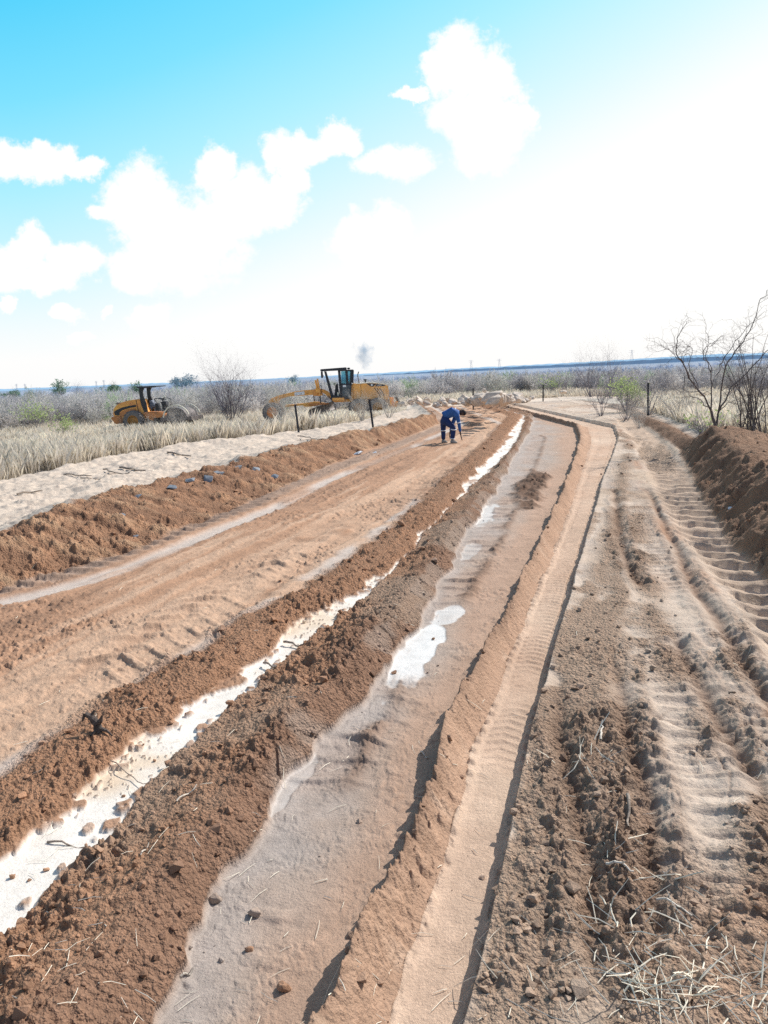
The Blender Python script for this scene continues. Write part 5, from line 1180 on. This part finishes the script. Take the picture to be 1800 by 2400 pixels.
# ------------------------------------------------------------------ far things: huts, pylons, hills, smoke
THATCH = simple('pale_roof', (.75, .75, .76), .8, var=.1, scale=1)
WALLM = simple('hut_wall', (.62, .58, .54), .9, var=.15, scale=1)
def hut(px, py, depth, w, hh, label, conical=False):
    p = PD(px, py, depth); gz = float(base(np.array([p[0]]), np.array([p[1]]))[0]); root = empty('hut', (p[0], p[1], gz), .2, label, 'hut')
    ht = p[2] - gz
    if conical:
        mb = MB(); mb.lathe([(w * .42, 0), (w * .42, ht - hh)], (0, 0, 0), 20, 'z'); wl = mb.build('wall', WALLM, root, True); mb = MB(); mb.lathe([(w * .5, ht - hh), (.03, ht)], (0, 0, 0), 20, 'z'); mb.build('roof', THATCH, root)
    else:
        mb = MB(); mb.box((0, 0, (ht - hh) / 2), (w * .9, w * .5, ht - hh)); mb.build('wall', WALLM, root)
        mb = MB(); z0 = ht - hh; b_ = [mb.bm.verts.new(v) for v in ((-w/2, -w*.3, z0), (w/2, -w*.3, z0), (w/2, w*.3, z0), (-w/2, w*.3, z0))]; t_ = [mb.bm.verts.new(v) for v in ((-w*.12, 0, ht), (w*.15, 0, ht))]
        for fc in ((b_[0], b_[1], t_[1], t_[0]), (b_[1], b_[2], t_[1]), (b_[2], b_[3], t_[0], t_[1]), (b_[3], b_[0], t_[0]), (b_[3], b_[2], b_[1], b_[0])): mb.bm.faces.new(fc)
        mb.build('roof', THATCH, root)
    mb = MB(); mb.box((.1, -w * (.42 if conical else .25) - .01, .95), (.9, .06, 1.9)); mb.build('door', BLK, root)
hut(161, 919, 145, 3.2, 1.0, 'long white roofed hut in the scrub below the round bare tree')
hut(120, 928, 135, 1.6, .8, 'small hut with a pointed white roof left of the long white roofed hut', True)
PYL = simple('hazy_steel', (.35, .42, .52), .7, var=.1)  # steel tinted blue: distance haze put into the colour
def pylon(px, top_y, depth, label):
    p = PD(px, top_y, depth); gz = float(base(np.array([p[0]]), np.array([p[1]]))[0]); ht = p[2] - gz; root = empty('power_pylon', (p[0], p[1], gz), 0, label, 'pylon', 'power line pylons on the horizon')
    mb = MB(); w = ht * .12; t = .10
    for sx in (-1, 1):
        for sy in (-1, 1): mb.tube((sx * w, sy * w, 0), (sx * w * .15, sy * w * .15, ht), t, t * .7, 4)
    for k in range(5):
        z0 = ht * (.1 + .16 * k); z1 = z0 + ht * .16; w0 = w * (1 - .85 * z0 / ht); w1 = w * (1 - .85 * z1 / ht); mb.tube((-w0, -w0, z0), (w1, -w1, z1), t * .5, seg=4); mb.tube((w0, -w0, z0), (-w1, -w1, z1), t * .5, seg=4)
    mb.build('tower', PYL, root)
    mb = MB()
    for zz, ww in ((.97, .16), (.86, .20)): mb.box((0, 0, ht * zz), (ht * ww * 2, t, t * 1.5))
    mb.build('cross_arm', PYL, root)
for px, ty, lb in [(38,900,'faint lattice pylon farthest left on the horizon'),(58,900,'faint lattice pylon second from the left on the horizon'),(225,893,'faint lattice pylon left of the wide flat crowned tree'),(243,891,'faint lattice pylon over the wide flat crowned tree'),(1104,844,'faint lattice pylon on the skyline above the worker'),(1170,841,'faint lattice pylon on the skyline over the rubble heap'),(1481,820,'lattice pylon on the ridge above the right-hand fence post')]:
    pylon(px, ty, 900, lb)

def hills():
    def strip(name, pts, depth, thick, c, seed, zlow):
        n = 500; xs = np.linspace(pts[0][0], pts[-1][0], n); ys = np.interp(xs, [p[0] for p in pts], [p[1] for p in pts])
        V = []; rows = 7
        nzv = fbm(xs * .07, xs * 0 + 1, seed, 5, .65) * 1.6
        for k in range(rows):
            t = k / (rows - 1); dd = depth - thick * (1 - t)
            for i in range(n):
                top = PD(xs[i], ys[i] - max(-2, nzv[i]), depth); sc_ = dd / depth; zz = zlow + (top[2] - zlow) * (math.sin(t * math.pi / 2) ** 1.0); V.append((top[0] * sc_, top[1] * sc_, zz))
        for i in range(n): top = PD(xs[i], ys[i], depth); V.append((top[0] * 1.3, top[1] * 1.3, zlow))
        i, j = np.meshgrid(np.arange(rows), np.arange(n - 1), indexing='ij'); Fc = np.stack([i * n + j, i * n + j + 1, (i + 1) * n + j + 1, (i + 1) * n + j], -1).reshape(-1, 4)
        m = simple(name + '_scrub', c, .95, var=.22, scale=.02, spec=0, coord='Object'); o = raw_mesh(name, np.array(V), Fc, m, True); o['kind'] = 'structure'  # blue base colour carries painted distance haze
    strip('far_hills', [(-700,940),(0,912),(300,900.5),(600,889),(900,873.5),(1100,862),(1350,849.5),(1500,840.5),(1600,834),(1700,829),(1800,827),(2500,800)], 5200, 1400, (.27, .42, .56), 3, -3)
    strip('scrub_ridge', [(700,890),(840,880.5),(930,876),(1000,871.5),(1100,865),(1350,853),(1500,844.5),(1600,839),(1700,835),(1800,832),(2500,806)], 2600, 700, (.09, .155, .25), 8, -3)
hills()

def smoke():
    p = PD(852, 829, 620); o = bpy.data.objects.new('smoke_plume', None)
    V, Fc = ico(3); s = 620 / F; o = raw_mesh('smoke_plume', V * np.array([30 * s, 30 * s, 42 * s]), Fc, None, True); o.location = tuple(p); o.rotation_euler = (0, R(-20), 0)
    m = bpy.data.materials.new('smoke'); m.use_nodes = True; nt = m.node_tree; N = nt.nodes; L = nt.links; N.remove(N['Principled BSDF']); out = N['Material Output']
    v = N.new('ShaderNodeVolumePrincipled'); v.inputs['Color'].default_value = (.25, .52, .80, 1); v.inputs['Anisotropy'].default_value = 0
    tc = N.new('ShaderNodeTexCoord'); nz = N.new('ShaderNodeTexNoise'); nz.inputs['Scale'].default_value = .16; nz.inputs['Detail'].default_value = 5; L.new(tc.outputs['Object'], nz.inputs['Vector'])
    mp = N.new('ShaderNodeVectorMath'); mp.operation = 'MULTIPLY'; mp.inputs[1].default_value = (1 / (30 * s), 1 / (30 * s), 1 / (42 * s)); L.new(tc.outputs['Object'], mp.inputs[0])
    ln = N.new('ShaderNodeVectorMath'); ln.operation = 'LENGTH'; L.new(mp.outputs[0], ln.inputs[0])
    mr = N.new('ShaderNodeMapRange'); mr.inputs['From Min'].default_value = .95; mr.inputs['From Max'].default_value = .2; mr.inputs['To Min'].default_value = -.15; mr.inputs['To Max'].default_value = .5; L.new(ln.outputs['Value'], mr.inputs['Value'])
    ad = N.new('ShaderNodeMath'); ad.operation = 'ADD'; L.new(mr.outputs[0], ad.inputs[0]); sb = N.new('ShaderNodeMath'); sb.operation = 'SUBTRACT'; L.new(nz.outputs['Fac'], sb.inputs[0]); sb.inputs[1].default_value = .54; s3_ = N.new('ShaderNodeMath'); s3_.operation = 'MULTIPLY'; s3_.inputs[1].default_value = 2.4; L.new(sb.outputs[0], s3_.inputs[0]); L.new(s3_.outputs[0], ad.inputs[1])
    mu = N.new('ShaderNodeMath'); mu.operation = 'MULTIPLY'; mu.use_clamp = False; L.new(ad.outputs[0], mu.inputs[0]); mu.inputs[1].default_value = .17; mx = N.new('ShaderNodeMath'); mx.operation = 'MAXIMUM'; mx.inputs[1].default_value = 0; L.new(mu.outputs[0], mx.inputs[0])
    L.new(mx.outputs[0], v.inputs['Density']); L.new(v.outputs[0], out.inputs['Volume']); o.data.materials.append(m); tag(o, 'small blue grey puff of smoke hanging above the horizon behind the grader', 'smoke')
smoke()

# ------------------------------------------------------------------ light and sky
SUN_AZ = R(54); SUN_EL = R(43)      # azimuth clockwise from +Y
sd = bpy.data.lights.new('sun', 'SUN'); so = bpy.data.objects.new('sun', sd); COL.objects.link(so)
sd.energy = 5.0; sd.angle = R(.53); sd.color = (1, .965, .91)
dv = Vector((math.sin(SUN_AZ) * math.cos(SUN_EL), math.cos(SUN_AZ) * math.cos(SUN_EL), math.sin(SUN_EL))); so.rotation_euler = dv.to_track_quat('Z', 'Y').to_euler()
def world():
    w = bpy.data.worlds.new('World'); sc.world = w; w.use_nodes = True; nt = w.node_tree; N = nt.nodes; L = nt.links; bg = N['Background']; bg.inputs['Strength'].default_value = .15
    sky = N.new('ShaderNodeTexSky'); sky.sky_type = 'NISHITA'; sky.sun_disc = False; sky.sun_elevation = SUN_EL; sky.sun_rotation = SUN_AZ; sky.air_density = 1.2; sky.dust_density = 1.5
    tc = N.new('ShaderNodeTexCoord'); sep = N.new('ShaderNodeSeparateXYZ'); L.new(tc.outputs['Generated'], sep.inputs[0])
    def math_(op, a, b=None, c=None, clamp=False):
        n = N.new('ShaderNodeMath'); n.operation = op; n.use_clamp = clamp
        for k, v in enumerate((a, b, c)):
            if v is None: continue
            if isinstance(v, (int, float)): n.inputs[k].default_value = v
            else: L.new(v, n.inputs[k])
        return n.outputs[0]
    yy = math_('MAXIMUM', sep.outputs[1], .05); u = math_('DIVIDE', sep.outputs[0], yy); v = math_('DIVIDE', sep.outputs[2], yy)
    cb = N.new('ShaderNodeCombineXYZ'); L.new(u, cb.inputs[0]); L.new(v, cb.inputs[1]); uv = cb.outputs[0]
    def noise(scale, det, rough, off=0):
        n = N.new('ShaderNodeTexNoise'); n.inputs['Scale'].default_value = scale; n.inputs['Detail'].default_value = det; n.inputs['Roughness'].default_value = rough
        a = N.new('ShaderNodeVectorMath'); a.operation = 'ADD'; a.inputs[1].default_value = (off, off, off); L.new(uv, a.inputs[0]); L.new(a.outputs[0], n.inputs['Vector']); return n
    wn = noise(11, 6, .65); ws = N.new('ShaderNodeVectorMath'); ws.operation = 'SUBTRACT'; ws.inputs[1].default_value = (.5, .5, .5); L.new(wn.outputs['Color'], ws.inputs[0])
    wm = N.new('ShaderNodeVectorMath'); wm.operation = 'MULTIPLY_ADD'; wm.inputs[1].default_value = (.085, .07, 0); L.new(ws.outputs[0], wm.inputs[0]); L.new(uv, wm.inputs[2]); pw = wm.outputs[0]
    def uvof(x, y): d = ray(x * K, y * K); return d[0] / d[1], d[2] / d[1]
    blobs = [(40,340,75,45),(110,340,60,44),(185,362,52,26),(70,530,55,52),(20,575,60,55),(150,565,72,40),(90,600,80,36),
        (310,450,95,90),(400,520,150,110),(462,355,48,58),(530,430,90,80),(595,435,68,50),(330,570,110,50),(240,455,50,22),(620,330,48,45),(722,290,58,34),(635,385,36,38),(670,310,50,35),
        (850,345,95,38),(1000,130,70,75),(1070,165,48,70),(1010,235,95,55),(1060,300,85,60),(880,212,36,15),(945,160,48,55),(1110,250,40,30),(840,480,45,48),(780,520,80,50),
        (15,655,20,18),(150,675,42,18),(320,680,45,28),(235,670,20,14),(175,725,28,16)]
    acc = None
    for bx, by, rx, ry in blobs:
        cu, cv = uvof(bx, by); fx = F / (rx * K); fy = F / (ry * K)
        s1 = N.new('ShaderNodeVectorMath'); s1.operation = 'SUBTRACT'; s1.inputs[1].default_value = (cu, cv, 0); L.new(pw, s1.inputs[0])
        s2 = N.new('ShaderNodeVectorMath'); s2.operation = 'MULTIPLY'; s2.inputs[1].default_value = (fx, fy, 0); L.new(s1.outputs[0], s2.inputs[0])
        s3 = N.new('ShaderNodeVectorMath'); s3.operation = 'LENGTH'; L.new(s2.outputs[0], s3.inputs[0])
        q = math_('SUBTRACT', 1.12, s3.outputs['Value']); acc = q if acc is None else math_('SMOOTH_MAX', acc, q, .06)
    fine = noise(20, 10, .68, 3.3); fs = math_('MULTIPLY', math_('SUBTRACT', fine.outputs['Fac'], .5), 1.5)
    fld = math_('ADD', acc, fs)
    mr = N.new('ShaderNodeMapRange'); mr.interpolation_type = 'SMOOTHSTEP'; mr.inputs['From Min'].default_value = .0; mr.inputs['From Max'].default_value = .42; L.new(fld, mr.inputs['Value'])
    cloud = math_('MULTIPLY', mr.outputs[0], math_('GREATER_THAN', sep.outputs[1], .06))
    # whitening towards the sun side and the horizon
    u0_, v0_ = uvof(0, 0); u1_, v1_ = uvof(1659, 0); _, vh = uvof(800, 830)
    hu = math_('MULTIPLY', math_('POWER', math_('MAXIMUM', math_('DIVIDE', math_('SUBTRACT', u, u0_), u1_ - u0_), 0), 1.35), .74)
    hv = math_('MULTIPLY', math_('POWER', math_('MAXIMUM', math_('DIVIDE', math_('SUBTRACT', v0_, v), v0_ - vh), 0), 1.05), 1.12)
    haze = math_('ADD', hu, hv, clamp=True)
    ramp = N.new('ShaderNodeValToRGB'); cr = ramp.color_ramp; L.new(haze, ramp.inputs['Fac'])
    S10 = 1.0
    cr.elements[0].position = 0; cr.elements[0].color = (.085, .66, .98, 1); cr.elements[1].position = 1; cr.elements[1].color = (1.0, 1.0, 1.0, 1)
    for pos, c in ((.25, (.20, .76, 1.0)), (.5, (.42, .87, 1.0)), (.75, (.70, .94, 1.0)), (.92, (.92, .98, 1.0))):
        e = cr.elements.new(pos); e.color = (*c, 1)
    sm = N.new('ShaderNodeVectorMath'); sm.operation = 'SCALE'; sm.inputs['Scale'].default_value = 10.3 / 1.5; L.new(ramp.outputs['Color'], sm.inputs[0])
    # in front: overexposed sky; behind the viewer: the plain Nishita sky
    front = N.new('ShaderNodeMapRange'); front.interpolation_type = 'SMOOTHSTEP'; front.inputs['From Min'].default_value = .10; front.inputs['From Max'].default_value = .45; L.new(sep.outputs[1], front.inputs['Value'])
    hi = N.new('ShaderNodeMapRange'); hi.interpolation_type = 'SMOOTHSTEP'; hi.inputs['From Min'].default_value = .62; hi.inputs['From Max'].default_value = 1.15; hi.inputs['To Min'].default_value = 1; hi.inputs['To Max'].default_value = 0; L.new(v, hi.inputs['Value'])
    fr2 = math_('MULTIPLY', math_('MULTIPLY', front.outputs[0], hi.outputs[0]), .93)
    mx = N.new('ShaderNodeMix'); mx.data_type = 'RGBA'; L.new(fr2, mx.inputs['Factor']); L.new(sky.outputs[0], mx.inputs['A']); L.new(sm.outputs[0], mx.inputs['B'])
    mc = N.new('ShaderNodeMix'); mc.data_type = 'RGBA'; L.new(cloud, mc.inputs['Factor']); L.new(mx.outputs['Result'], mc.inputs['A']); mc.inputs['B'].default_value = (6.95, 6.95, 6.95, 1)
    L.new(mc.outputs['Result'], bg.inputs['Color'])
world()
sc.cycles.max_bounces = 6; sc.cycles.diffuse_bounces = 2; sc.cycles.transparent_max_bounces = 8; sc.cycles.volume_bounces = 0; sc.cycles.use_denoising = False
